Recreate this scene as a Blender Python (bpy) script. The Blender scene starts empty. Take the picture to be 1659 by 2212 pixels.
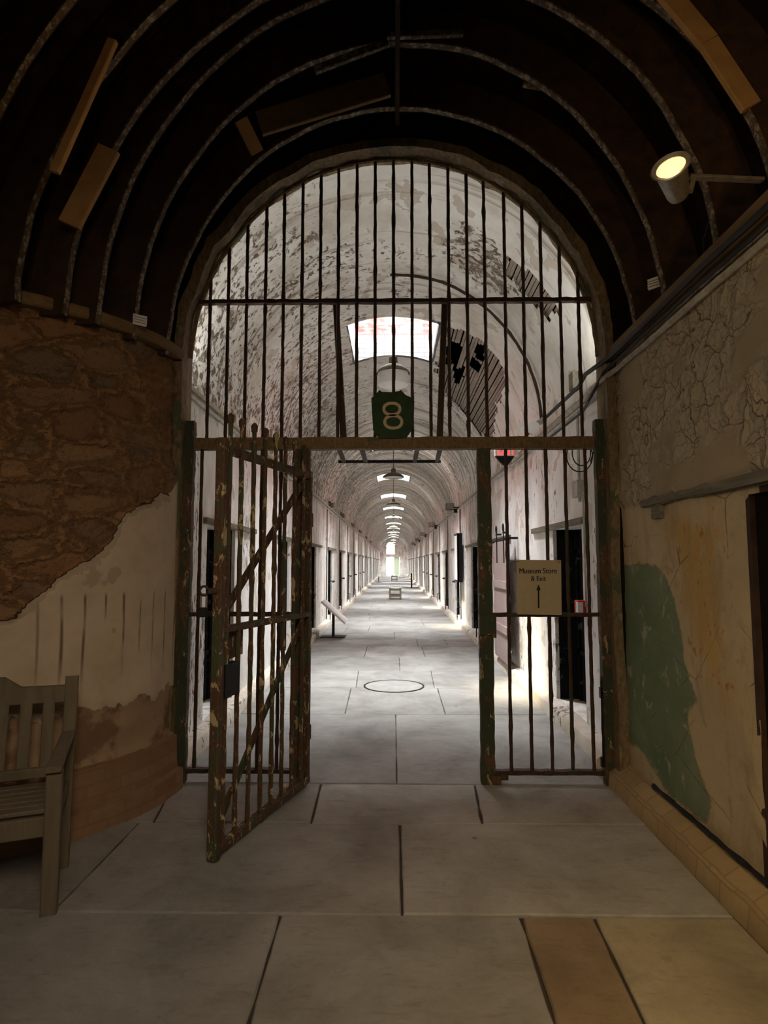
import bpy, bmesh, math, random
import numpy as np
from mathutils import Vector, Matrix, noise as mnoise

random.seed(8)
rng = np.random.default_rng(8)
PI = math.pi
SC = bpy.context.scene
COL = SC.collection

# ------------------------------------------------------------------ camera
F, CX, CY = 1300.0, 829.5, 1106.0
PITCH = math.atan(110 / F)
YAW = math.atan(20.5 / F)
CAMZ = 1.5
cam = bpy.data.cameras.new('camera')
cam.sensor_fit = 'VERTICAL'
cam.sensor_height = 36.0
cam.lens = F / 2212 * 36.0
cam.clip_start = 0.05
cam.clip_end = 300
camo = bpy.data.objects.new('camera', cam)
COL.objects.link(camo)
camo.location = (0, 0, CAMZ)
camo.rotation_euler = (PI / 2 + PITCH, 0, YAW)
SC.camera = camo

# ------------------------------------------------------------------ view + world
SC.view_settings.view_transform = 'Standard'
SC.view_settings.look = 'None'
SC.view_settings.gamma = 1
SC.view_settings.use_curve_mapping = False
SC.view_settings.exposure = 0.7

w = bpy.data.worlds.new('daylight')
SC.world = w
w.use_nodes = True
w.node_tree.nodes['Background'].inputs[0].default_value = (0.86, 0.93, 1.0, 1)
w.node_tree.nodes['Background'].inputs[1].default_value = 5.0

def add_light(name, kind, loc, target, power, color, **kw):
    l = bpy.data.lights.new(name, kind)
    l.energy = power
    l.color = color
    for k, v in kw.items():
        setattr(l, k, v)
    o = bpy.data.objects.new(name, l)
    COL.objects.link(o)
    o.location = loc
    d = Vector(target) - Vector(loc)
    o.rotation_euler = d.to_track_quat('-Z', 'Y').to_euler()
    return o

# low winter sun that drops through the skylights onto the right-hand foot of the corridor
add_light('sun', 'SUN', (0, 20, 20), (5.6, 17.0, 0), 12.0, (1.0, 0.86, 0.62), angle=math.radians(9))
# daylight of the skylights, one per well
SKYY = [7.33, 14.55, 20.6, 26.6, 32.8, 39.3, 45.8, 52.3, 58.8, 65.3, 71.0]
SKYLEN, SKYHW = 1.4, 0.57
WELLTOP = 6.4
for k, y_ in enumerate(SKYY):
    yc = y_ + SKYLEN / 2
    pw = 760 if k == 0 else 900
    add_light('skylight_glow', 'AREA', (0, yc, WELLTOP - 0.03), (0, yc, 0), pw, (0.93, 0.97, 1.0),
              shape='RECTANGLE', size=1.08, size_y=1.34)
# added warm fill for the hall; the spot is the off-frame lamp at right
add_light('added_hall_fill', 'AREA', (0.3, -0.6, 3.1), (-1.1, 2.9, 0.5), 9.5, (1.0, 0.80, 0.57), shape='DISK', size=1.0, spread=math.radians(88))
add_light('wall_lamp_light', 'SPOT', (0.9, 0.9, 2.5), (1.5, 1.75, 0.0), 58, (1.0, 0.68, 0.28),
          spot_size=math.radians(95), spot_blend=1.0, shadow_soft_size=0.08)

add_light('added_wall_fill', 'AREA', (-1.6, -0.4, 2.7), (1.57, 3.3, 1.7), 4, (1.0, 0.78, 0.5), shape='DISK', size=0.8, spread=math.radians(75))  # added wash for the right wall, no lamp stands there
# added warm spots, out of view, that brighten the roof ribs
add_light('added_uplight_right', 'SPOT', (1.15, 0.9, 2.3), (1.75, 2.75, 3.9), 15, (1.0, 0.62, 0.24), spot_size=math.radians(62), spot_blend=0.9, shadow_soft_size=0.05)
add_light('added_uplight_left', 'SPOT', (-1.2, 1.2, 2.3), (-1.75, 3.1, 3.7), 4, (1.0, 0.62, 0.28), spot_size=math.radians(70), spot_blend=1.0, shadow_soft_size=0.05)
# floodlights that wash the vault: pair added unseen at the jambs, then cornice row
ADDED_FLOODS = [(-1.605, 4.46, (0.6, 6.6, 4.4)), (1.605, 4.46, (-0.6, 6.6, 4.4))]
for fx, fy, ft in ADDED_FLOODS:
    add_light('flood_wash', 'SPOT', (fx * 0.96, fy + 0.02, 3.03), ft, 20, (1.0, 0.97, 0.90), spot_size=math.radians(150), spot_blend=0.8, shadow_soft_size=0.10)
for fy in (14.9, 22.0, 29.0, 36.0, 43.5):
    add_light('flood_wash', 'SPOT', (1.28, fy, 3.02), (-0.4, fy + 0.6, 4.5), 20, (1.0, 0.97, 0.90), spot_size=math.radians(150), spot_blend=0.8, shadow_soft_size=0.10)

# ------------------------------------------------------------------ pixel -> point helpers
_R = camo.rotation_euler.to_matrix()
def ray(px, py):
    return _R @ Vector(((px - CX) / F, -(py - CY) / F, -1.0))
def at(px, py, y):                      # point of the place at depth y
    d = ray(px, py); t = y / d.y
    return Vector((d.x * t, y, CAMZ + d.z * t))
def atx(px, py, x):                     # point on a side wall
    d = ray(px, py); t = x / d.x
    return Vector((x, d.y * t, CAMZ + d.z * t))
def atz(px, py, z=0.0):                 # point on the floor
    d = ray(px, py); t = (z - CAMZ) / d.z
    return Vector((d.x * t, d.y * t, z))
VR, VZ = 1.65, 2.93                     # corridor vault radius and springing height
def atvault(px, py):                    # (theta, y) on the corridor vault
    d = ray(px, py); oz = CAMZ - VZ
    a = d.x ** 2 + d.z ** 2; b = 2 * d.z * oz; c = oz * oz - VR * VR
    t = (-b + math.sqrt(b * b - 4 * a * c)) / (2 * a)
    return math.atan2(oz + d.z * t, d.x * t), d.y * t

# ------------------------------------------------------------------ node helpers
class Mat:
    def __init__(s, name, rough=0.85, metallic=0.0, spec=0.3):
        s.m = bpy.data.materials.new(name); s.m.use_nodes = True
        s.t = s.m.node_tree; s.b = s.t.nodes['Principled BSDF']
        s.b.inputs['Roughness'].default_value = rough
        s.b.inputs['Metallic'].default_value = metallic
        s.b.inputs['Specular IOR Level'].default_value = spec
    def n(s, ty, **kw):
        nd = s.t.nodes.new(ty)
        for k, v in kw.items(): setattr(nd, k, v)
        return nd
    def put(s, sock, v):
        if isinstance(v, bpy.types.NodeSocket): s.t.links.new(v, sock)
        else:
            if hasattr(sock, 'default_value'):
                try: sock.default_value = v
                except Exception: sock.default_value = (*v, 1)
    def coord(s, attr=None, scale=(1, 1, 1), off=(0, 0, 0)):
        if attr:
            c = s.n('ShaderNodeAttribute', attribute_name=attr).outputs['Vector']
        else:
            c = s.n('ShaderNodeTexCoord').outputs['Object']
        mp = s.n('ShaderNodeMapping'); s.put(mp.inputs['Vector'], c)
        mp.inputs['Scale'].default_value = scale; mp.inputs['Location'].default_value = off
        return mp.outputs[0]
    def attr(s, name, out='Fac'):
        return s.n('ShaderNodeAttribute', attribute_name=name).outputs[out]
    def noise(s, vec, scale, detail=5, rough=0.6, dist=0.0):
        nd = s.n('ShaderNodeTexNoise'); s.put(nd.inputs['Vector'], vec)
        nd.inputs['Scale'].default_value = scale; nd.inputs['Detail'].default_value = detail
        nd.inputs['Roughness'].default_value = rough; nd.inputs['Distortion'].default_value = dist
        return nd.outputs['Fac']
    def voro(s, vec, scale, feature='DISTANCE_TO_EDGE', out='Distance', rand=1.0):
        nd = s.n('ShaderNodeTexVoronoi', feature=feature); s.put(nd.inputs['Vector'], vec)
        nd.inputs['Scale'].default_value = scale; nd.inputs['Randomness'].default_value = rand
        return nd.outputs[out]
    def ramp(s, fac, stops, interp='LINEAR'):
        nd = s.n('ShaderNodeValToRGB'); s.put(nd.inputs[0], fac); cr = nd.color_ramp
        cr.interpolation = interp
        while len(cr.elements) < len(stops): cr.elements.new(0.5)
        for e, (p, c) in zip(cr.elements, stops):
            e.position = p
            e.color = (c, c, c, 1) if isinstance(c, (int, float)) else (*c, 1)
        return nd.outputs[0]
    def step(s, fac, lo, hi):
        nd = s.n('ShaderNodeMapRange', clamp=True); s.put(nd.inputs[0], fac)
        nd.inputs[1].default_value = lo; nd.inputs[2].default_value = hi
        return nd.outputs[0]
    def math(s, op, a, b=0.0, clamp=False):
        nd = s.n('ShaderNodeMath', operation=op, use_clamp=clamp)
        s.put(nd.inputs[0], a); s.put(nd.inputs[1], b)
        return nd.outputs[0]
    def mix(s, fac, a, b, mode='MIX'):
        nd = s.n('ShaderNodeMix', data_type='RGBA', blend_type=mode)
        s.put(nd.inputs['Factor'], fac)
        s.put(nd.inputs[6], a if isinstance(a, bpy.types.NodeSocket) else (*a, 1))
        s.put(nd.inputs[7], b if isinstance(b, bpy.types.NodeSocket) else (*b, 1))
        return nd.outputs[2]
    def bump(s, h, strength=0.5, dist=0.01, prev=None):
        nd = s.n('ShaderNodeBump'); s.put(nd.inputs['Height'], h)
        nd.inputs['Strength'].default_value = strength; nd.inputs['Distance'].default_value = dist
        if prev is not None: s.put(nd.inputs['Normal'], prev)
        return nd.outputs[0]
    def out(s, color=None, normal=None, rough=None):
        if color is not None: s.put(s.b.inputs['Base Color'], color if isinstance(color, bpy.types.NodeSocket) else (*color, 1))
        if normal is not None: s.put(s.b.inputs['Normal'], normal)
        if rough is not None: s.put(s.b.inputs['Roughness'], rough)
        return s.m

def plain(name, col, rough=0.7, metallic=0.0, var=0.25, scale=25, spec=0.3):
    m = Mat(name, rough, metallic, spec); c = m.coord()
    nz = m.noise(c, scale, 4)
    k = m.ramp(nz, [(0.3, tuple(x * (1 - var) for x in col)), (0.7, tuple(min(1, x * (1 + var)) for x in col))])
    return m.out(k, m.bump(nz, 0.2, 0.003))

# white lime-washed plaster that flakes to brown, used all along the corridor
def peel_mat(name, attr, white, stretch, amount=0.0, streak=1.0, dens=None, dark=(0.115, 0.075, 0.045)):
    m = Mat(name, 0.9, 0, 0.15)
    c = m.coord(attr, stretch); c1 = m.coord(attr)
    big = m.noise(c1, 0.55, 3, 0.5)
    mid = m.noise(c, 2.2, 6, 0.62, 0.6)
    fine = m.noise(c, 14, 6, 0.68, 0.4)
    tone = m.ramp(m.noise(c1, 1.3, 5, 0.6), [(0.3, tuple(x * 0.82 for x in white)), (0.65, white)])
    grime = m.ramp(m.noise(c, 1.1, 7, 0.7), [(0.33, (0.62, 0.56, 0.47)), (0.55, (1, 1, 1))])
    base = m.mix(0.75, tone, grime, 'MULTIPLY')
    # grey patches where the top coat came off
    coat = m.step(m.noise(c1, 2.6, 5, 0.55, 0.3), 0.60 - amount * 0.3, 0.605 - amount * 0.3)
    base = m.mix(m.math('MULTIPLY', coat, 0.8), base, (0.52, 0.46, 0.38))
    # dark flakes
    th = m.math('ADD', m.math('MULTIPLY', big, 0.55), m.math('MULTIPLY', mid, 0.5))
    if dens is not None:
        th = m.math('ADD', th, m.math('MULTIPLY', m.attr(dens), 0.22))
    dm = m.step(m.math('ADD', th, amount), 0.53, 0.74)
    fl = m.step(m.math('ADD', fine, m.math('MULTIPLY', dm, 0.09)), 0.60, 0.64)
    fl = m.math('MULTIPLY', fl, m.step(dm, 0.0, 0.35))
    clump = m.noise(c, 5.5, 7, 0.75, 0.8)
    cl = m.math('MULTIPLY', m.step(m.math('ADD', clump, m.math('MULTIPLY', dm, 0.10)), 0.62, 0.66), m.step(dm, 0.1, 0.5))
    fl = m.math('MAXIMUM', fl, m.math('MULTIPLY', cl, 0.85))
    far = m.attr('ring') if attr else None
    ringn = m.noise(m.coord(attr, (stretch[0] * 0.10, stretch[1] * 2.2, 1)), 2.4, 5, 0.7)
    if attr:
        rm = m.math('MULTIPLY', m.step(m.math('ADD', ringn, m.math('MULTIPLY', far, 0.12)), 0.56, 0.64), 0.85 * streak)
    else:
        sx = m.n('ShaderNodeSeparateXYZ'); m.put(sx.inputs[0], c1)
        up = m.math('MULTIPLY', m.step(sx.outputs[2], 1.75, 2.05), m.step(sx.outputs[1], 8.0, 13.0))
        vs_ = m.noise(m.coord(None, (1, 1.6, 0.35)), 2.4, 6, 0.7, 0.5)
        st2 = m.noise(m.coord(None, (1, 1.2, 0.9)), 7, 6, 0.75, 0.5)
        rm = m.math('MULTIPLY', up, m.math('ADD', m.math('MULTIPLY', m.step(vs_, 0.48, 0.60), 0.45), m.math('MULTIPLY', m.step(st2, 0.50, 0.60), 0.35)))
    col = m.mix(rm, base, (0.23, 0.17, 0.11))
    col = m.mix(m.math('MULTIPLY', fl, 0.92), col, dark)
    h = m.math('ADD', m.math('MULTIPLY', fl, -1.0), m.math('MULTIPLY', fine, 0.5))
    h = m.math('ADD', h, m.math('MULTIPLY', coat, -0.6))
    return m.out(col, m.bump(h, 0.6, 0.012))

M = {}
M['vault'] = peel_mat('vault_plaster', 'uvw', (0.84, 0.825, 0.78), (0.9, 1.0, 1), 0.0, 0.8, 'dens')
M['cwall'] = peel_mat('corridor_wall_plaster', None, (0.84, 0.83, 0.80), (1.0, 1.6, 0.6), 0.02, 0.0)
M['sill'] = peel_mat('kerb_plaster', None, (0.62, 0.57, 0.49), (1, 1, 1), 0.05, 0.0)

def white_brick():
    m = Mat('white_painted_brick', 0.9); g = m.n('ShaderNodeTexCoord').outputs['Object']
    sx = m.n('ShaderNodeSeparateXYZ'); m.put(sx.inputs[0], g)
    cb = m.n('ShaderNodeCombineXYZ'); m.put(cb.inputs[0], m.math('ADD', sx.outputs[0], sx.outputs[1])); m.put(cb.inputs[1], sx.outputs[2])
    br = m.n('ShaderNodeTexBrick'); m.put(br.inputs['Vector'], cb.outputs[0])
    br.inputs['Scale'].default_value = 1; br.inputs['Brick Width'].default_value = 0.2; br.inputs['Row Height'].default_value = 0.07
    br.inputs['Mortar Size'].default_value = 0.007
    br.inputs['Color1'].default_value = (0.17, 0.17, 0.17, 1); br.inputs['Color2'].default_value = (0.13, 0.135, 0.14, 1)
    br.inputs['Mortar'].default_value = (0.06, 0.06, 0.06, 1)
    nz = m.noise(m.coord(None, (1, 1, 3)), 3.5, 5, 0.7)
    red = m.math('MULTIPLY', m.step(nz, 0.42, 0.52), m.step(sx.outputs[2], 4.78, 4.95))
    col = m.mix(red, br.outputs['Color'], (0.20, 0.022, 0.016))
    return m.out(col, m.bump(br.outputs['Fac'], -0.4, 0.01))
M['wbrick'] = white_brick()

def floor_mat():
    m = Mat('flagstone', 0.62, 0, 0.35); c = m.coord()
    tint = m.attr('tint', 'Color')
    n1 = m.noise(c, 1.6, 7, 0.65, 0.4)
    n2 = m.noise(c, 38, 4, 0.7)
    n3 = m.noise(m.coord(None, (3.0, 9.0, 3)), 2.2, 6, 0.6, 1.2)
    v = m.ramp(n1, [(0.3, (0.62, 0.60, 0.57)), (0.7, (1.18, 1.18, 1.18))])
    col = m.mix(1.0, tint, v, 'MULTIPLY')
    col = m.mix(m.math('MULTIPLY', m.step(n3, 0.54, 0.68), 0.45), col, m.mix(1.0, col, (0.62, 0.60, 0.58), 'MULTIPLY'))
    col = m.mix(m.math('MULTIPLY', n2, 0.6), col, m.mix(1.0, col, (0.7, 0.69, 0.67), 'MULTIPLY'))
    spot = m.step(m.voro(c, 1.7, 'F1'), 0.045, 0.03)
    col = m.mix(m.math('MULTIPLY', spot, 0.75), col, (0.05, 0.045, 0.04))
    h = m.math('ADD', m.math('MULTIPLY', n1, 2.0), n2)
    h = m.math('ADD', h, m.math('MULTIPLY', n3, 1.2))
    return m.out(col, m.bump(h, 0.45, 0.006), m.ramp(n1, [(0.3, 0.75), (0.7, 0.5)]))
M['floor'] = floor_mat()
M['joint'] = plain('floor_joint_grit', (0.045, 0.038, 0.03), 0.95)

def iron(name, rust, green, cream, gsh, csh, scale=7):
    m = Mat(name, 0.7, 0.15, 0.4); c = m.coord(None, (1, 1, 0.45))
    n1 = m.noise(c, scale, 6, 0.65, 0.5); n2 = m.noise(c, scale * 2.3, 6, 0.7, 0.8); n3 = m.noise(c, scale * 9, 4, 0.7)
    base = m.ramp(n3, [(0.3, tuple(x * 0.55 for x in rust)), (0.75, tuple(x * 1.5 for x in rust))])
    base = m.mix(m.step(n1, gsh, gsh + 0.03), base, green)
    cr = m.step(n2, csh, csh + 0.02)
    base = m.mix(cr, base, cream)
    h = m.math('ADD', m.math('MULTIPLY', n2, 1.2), m.math('MULTIPLY', n3, 0.8))
    return m.out(base, m.bump(h, 0.8, 0.008))
M['bar'] = iron('rusted_bar_iron', (0.055, 0.028, 0.016), (0.035, 0.045, 0.02), (0.22, 0.15, 0.08), 0.60, 0.68)
M['beam'] = iron('rusted_beam_iron', (0.17, 0.105, 0.045), (0.08, 0.075, 0.03), (0.27, 0.19, 0.10), 0.62, 0.68)
M['post'] = iron('green_flaking_iron', (0.10, 0.055, 0.028), (0.042, 0.048, 0.026), (0.36, 0.27, 0.15), 0.46, 0.60)
M['leaf'] = iron('gate_leaf_iron', (0.085, 0.045, 0.022), (0.055, 0.062, 0.028), (0.42, 0.32, 0.18), 0.52, 0.575, 9)
M['black'] = plain('black_iron', (0.012, 0.012, 0.013), 0.6, 0.3)
M['reveal'] = iron('green_reveal_paint', (0.20, 0.14, 0.075), (0.09, 0.095, 0.05), (0.30, 0.24, 0.15), 0.55, 0.62, 4)
M['shield'] = plain('green_enamel', (0.026, 0.055, 0.024), 0.7, 0, 0.2, 12, 0.15)
M['tan'] = plain('tan_numeral_paint', (0.52, 0.40, 0.24), 0.6, 0, 0.12)
M['card'] = plain('tan_sign_board', (0.42, 0.34, 0.21), 0.7, 0, 0.05)
M['ink'] = plain('black_lettering', (0.008, 0.008, 0.008), 0.6, 0, 0.05)
M['red'] = plain('red_plastic', (0.6, 0.03, 0.03), 0.5, 0, 0.1)
M['white'] = plain('white_enamel', (0.72, 0.71, 0.68), 0.45, 0, 0.06, 12, 0.5)
M['zinc'] = plain('dull_zinc', (0.26, 0.24, 0.21), 0.45, 0.6, 0.25)
M['pipe'] = plain('painted_pipe', (0.40, 0.36, 0.28), 0.6, 0.1, 0.3, 14)
M['cable'] = plain('black_cable', (0.02, 0.018, 0.016), 0.6, 0)
M['plastergrey'] = plain('grey_conduit_paint', (0.45, 0.43, 0.40), 0.7, 0, 0.3, 12)

def red_glow():
    m = Mat('red_exit_letters', 0.5); m.out((0.8, 0.03, 0.03))
    m.b.inputs['Emission Color'].default_value = (1, 0.05, 0.05, 1); m.b.inputs['Emission Strength'].default_value = 1.3
    return m.m
M['exitred'] = red_glow()
def glow(name, col, st):
    m = Mat(name, 0.4); m.out(col)
    m.b.inputs['Emission Color'].default_value = (*col, 1); m.b.inputs['Emission Strength'].default_value = st
    return m.m
M['bulb'] = glow('warm_lamp_glow', (1.0, 0.66, 0.30), 0.85)

def wood(name, a, b, stretch=(8, 1, 8), scale=3, flake=None, rough=0.8):
    m = Mat(name, rough); c = m.coord(None, stretch)
    n1 = m.noise(c, scale, 6, 0.6, 0.6); n2 = m.noise(m.coord(), 1.5, 3)
    col = m.ramp(n1, [(0.3, a), (0.7, b)])
    col = m.mix(m.math('MULTIPLY', n2, 0.5), col, tuple(x * 0.6 for x in a))
    if flake:
        f = m.step(m.noise(m.coord(), 28, 4, 0.75), 0.5, 0.6)
        col = m.mix(m.math('MULTIPLY', f, 0.8), col, flake)
    return m.out(col, m.bump(n1, 0.5, 0.004))
M['rib'] = wood('old_rib_timber', (0.022, 0.012, 0.008), (0.075, 0.036, 0.018), (3, 3, 3), 3)
M['ribedge'] = wood('limewash_flecked_lit_edge', (0.07, 0.045, 0.03), (0.14, 0.10, 0.06), (3, 3, 3), 5, (0.34, 0.29, 0.22))  # pale flecks, plus the lit underside put into the edge colour
M['newwood'] = wood('pale_board_lamplit_facing', (0.36, 0.20, 0.08), (0.5, 0.30, 0.12), (3, 3, 3), 3)
M['plate'] = wood('wall_plate_timber', (0.14, 0.085, 0.035), (0.24, 0.15, 0.06), (6, 1, 8), 2)
M['bench'] = wood('weathered_teak', (0.11, 0.088, 0.055), (0.175, 0.145, 0.095), (6, 6, 1), 3)
M['lath'] = wood('bare_lath', (0.24, 0.19, 0.15), (0.44, 0.37, 0.31), (10, 1, 10), 3)
M['pinkdoor'] = wood('pinkish_door_paint', (0.30, 0.22, 0.20), (0.40, 0.31, 0.29), (10, 10, 0.6), 4)
M['cbench'] = wood('pale_green_bench_timber', (0.30, 0.29, 0.19), (0.42, 0.41, 0.29), (8, 1, 8), 3)
M['lintel'] = wood('grey_lintel_timber', (0.10, 0.09, 0.06), (0.28, 0.25, 0.19), (8, 1, 8), 3)

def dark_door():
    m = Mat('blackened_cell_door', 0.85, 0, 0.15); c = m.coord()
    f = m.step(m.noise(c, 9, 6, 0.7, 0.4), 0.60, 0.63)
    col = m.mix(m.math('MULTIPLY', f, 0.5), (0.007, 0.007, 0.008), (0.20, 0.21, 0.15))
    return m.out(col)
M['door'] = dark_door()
M['void'] = Mat('unlit_black', 0.95, 0, 0.0).out((0.012, 0.010, 0.009))

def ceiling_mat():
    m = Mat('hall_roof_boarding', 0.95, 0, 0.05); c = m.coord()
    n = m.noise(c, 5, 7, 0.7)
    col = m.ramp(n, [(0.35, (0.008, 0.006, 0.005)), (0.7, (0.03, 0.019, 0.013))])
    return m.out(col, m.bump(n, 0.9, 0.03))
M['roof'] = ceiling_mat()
def blackwall_mat():  # near-black colour carries the shade of the unlit wall
    m = Mat('unlit_dark_masonry', 0.95, 0, 0.0); c = m.coord()
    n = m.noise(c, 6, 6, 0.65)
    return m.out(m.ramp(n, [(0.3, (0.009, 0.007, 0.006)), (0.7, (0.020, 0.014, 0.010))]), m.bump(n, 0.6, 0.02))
M['unlit_wall'] = blackwall_mat()

def left_wall_mat():
    m = Mat('stone_and_plaster', 0.92, 0, 0.12); c = m.coord('uvw')
    st = m.attr('stone'); low = m.attr('low')
    n = m.noise(c, 4, 6, 0.65, 0.3); nf = m.noise(c, 26, 5, 0.7)
    # rubble stone
    cs = m.coord('uvw', (1, 2.0, 1))
    wob = m.n('ShaderNodeVectorMath', operation='ADD'); m.put(wob.inputs[0], cs)
    nn = m.n('ShaderNodeTexNoise'); m.put(nn.inputs['Vector'], cs); nn.inputs['Scale'].default_value = 3; nn.inputs['Detail'].default_value = 4
    sc = m.n('ShaderNodeVectorMath', operation='SCALE'); m.put(sc.inputs[0], nn.outputs['Color']); sc.inputs['Scale'].default_value = 0.35
    m.put(wob.inputs[1], sc.outputs[0])
    cell = m.voro(wob.outputs[0], 3.0, 'F1', 'Color'); edge = m.voro(wob.outputs[0], 3.0)
    sepc = m.n('ShaderNodeSeparateColor'); m.put(sepc.inputs[0], cell)
    stonec = m.ramp(sepc.outputs[0], [(0.0, (0.20, 0.105, 0.055)), (0.35, (0.33, 0.17, 0.08)), (0.6, (0.17, 0.12, 0.085)), (1.0, (0.38, 0.215, 0.10))])
    mort = m.step(m.math('ADD', edge, m.math('MULTIPLY', nf, 0.5)), 0.27, 0.42)
    stonec = m.mix(m.math('MULTIPLY', mort, 0.75), (0.34, 0.185, 0.085), stonec)
    stonec = m.mix(m.math('MULTIPLY', m.step(nf, 0.55, 0.7), 0.6), stonec, (0.10, 0.06, 0.035))
    stonec = m.mix(m.math('MULTIPLY', m.step(nf, 0.33, 0.25), 0.6), stonec, (0.42, 0.30, 0.15))
    # plaster with rust drips under old fixings
    plc = m.ramp(n, [(0.3, (0.42, 0.33, 0.235)), (0.7, (0.53, 0.43, 0.32))])
    su = m.n('ShaderNodeSeparateXYZ'); m.put(su.inputs[0], c)
    fx = m.math('FRACT', m.math('ADD', m.math('MULTIPLY', su.outputs[0], 8.2), m.math('MULTIPLY', m.noise(m.coord('uvw', (1, 0.15, 1)), 5, 2), 0.5)))
    line = m.step(m.math('ABSOLUTE', m.math('SUBTRACT', fx, 0.5)), 0.10, 0.03)
    hz = m.math('MULTIPLY', m.step(su.outputs[1], 1.33, 1.30), m.step(su.outputs[1], 0.75, 0.98))
    dn = m.step(m.noise(m.coord('uvw', (7, 1.0, 1)), 1.6, 3), 0.44, 0.56)
    drip = m.math('MULTIPLY', m.math('MULTIPLY', line, hz), dn)
    drip = m.math('MULTIPLY', drip, m.step(su.outputs[0], 1.1, 0.95))
    plc = m.mix(m.math('MULTIPLY', drip, 0.9), plc, (0.13, 0.085, 0.05))
    e1 = m.math('ADD', st, m.math('MULTIPLY', m.math('SUBTRACT', n, 0.5), 0.6))
    grey = m.step(m.math('ADD', st, m.math('MULTIPLY', m.math('SUBTRACT', m.noise(c, 2.2, 4), 0.5), 1.8)), 0.22, 0.24)
    plc = m.mix(m.math('MULTIPLY', grey, 0.7), plc, (0.33, 0.255, 0.19))
    sm = m.step(e1, 0.49, 0.51)
    col = m.mix(sm, plc, stonec)
    e2 = m.math('ADD', low, m.math('MULTIPLY', m.math('SUBTRACT', n, 0.5), 0.9))
    lm = m.step(e2, 0.49, 0.51)
    lowc = m.mix(m.step(m.noise(c, 3.1, 5), 0.48, 0.56), (0.30, 0.20, 0.125), (0.17, 0.10, 0.06))
    col = m.mix(lm, col, lowc)
    rimm = m.math('MULTIPLY', m.step(m.math('ABSOLUTE', m.math('SUBTRACT', e1, 0.53)), 0.05, 0.02), 0.85)
    col = m.mix(rimm, col, (0.055, 0.035, 0.02))
    h = m.math('ADD', m.math('MULTIPLY', sm, m.math('ADD', m.math('MULTIPLY', mort, 0.9), m.math('MULTIPLY', nf, 1.4))), m.math('MULTIPLY', n, 0.25))
    return m.out(col, m.bump(h, 0.9, 0.03))
M['leftwall'] = left_wall_mat()

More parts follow.
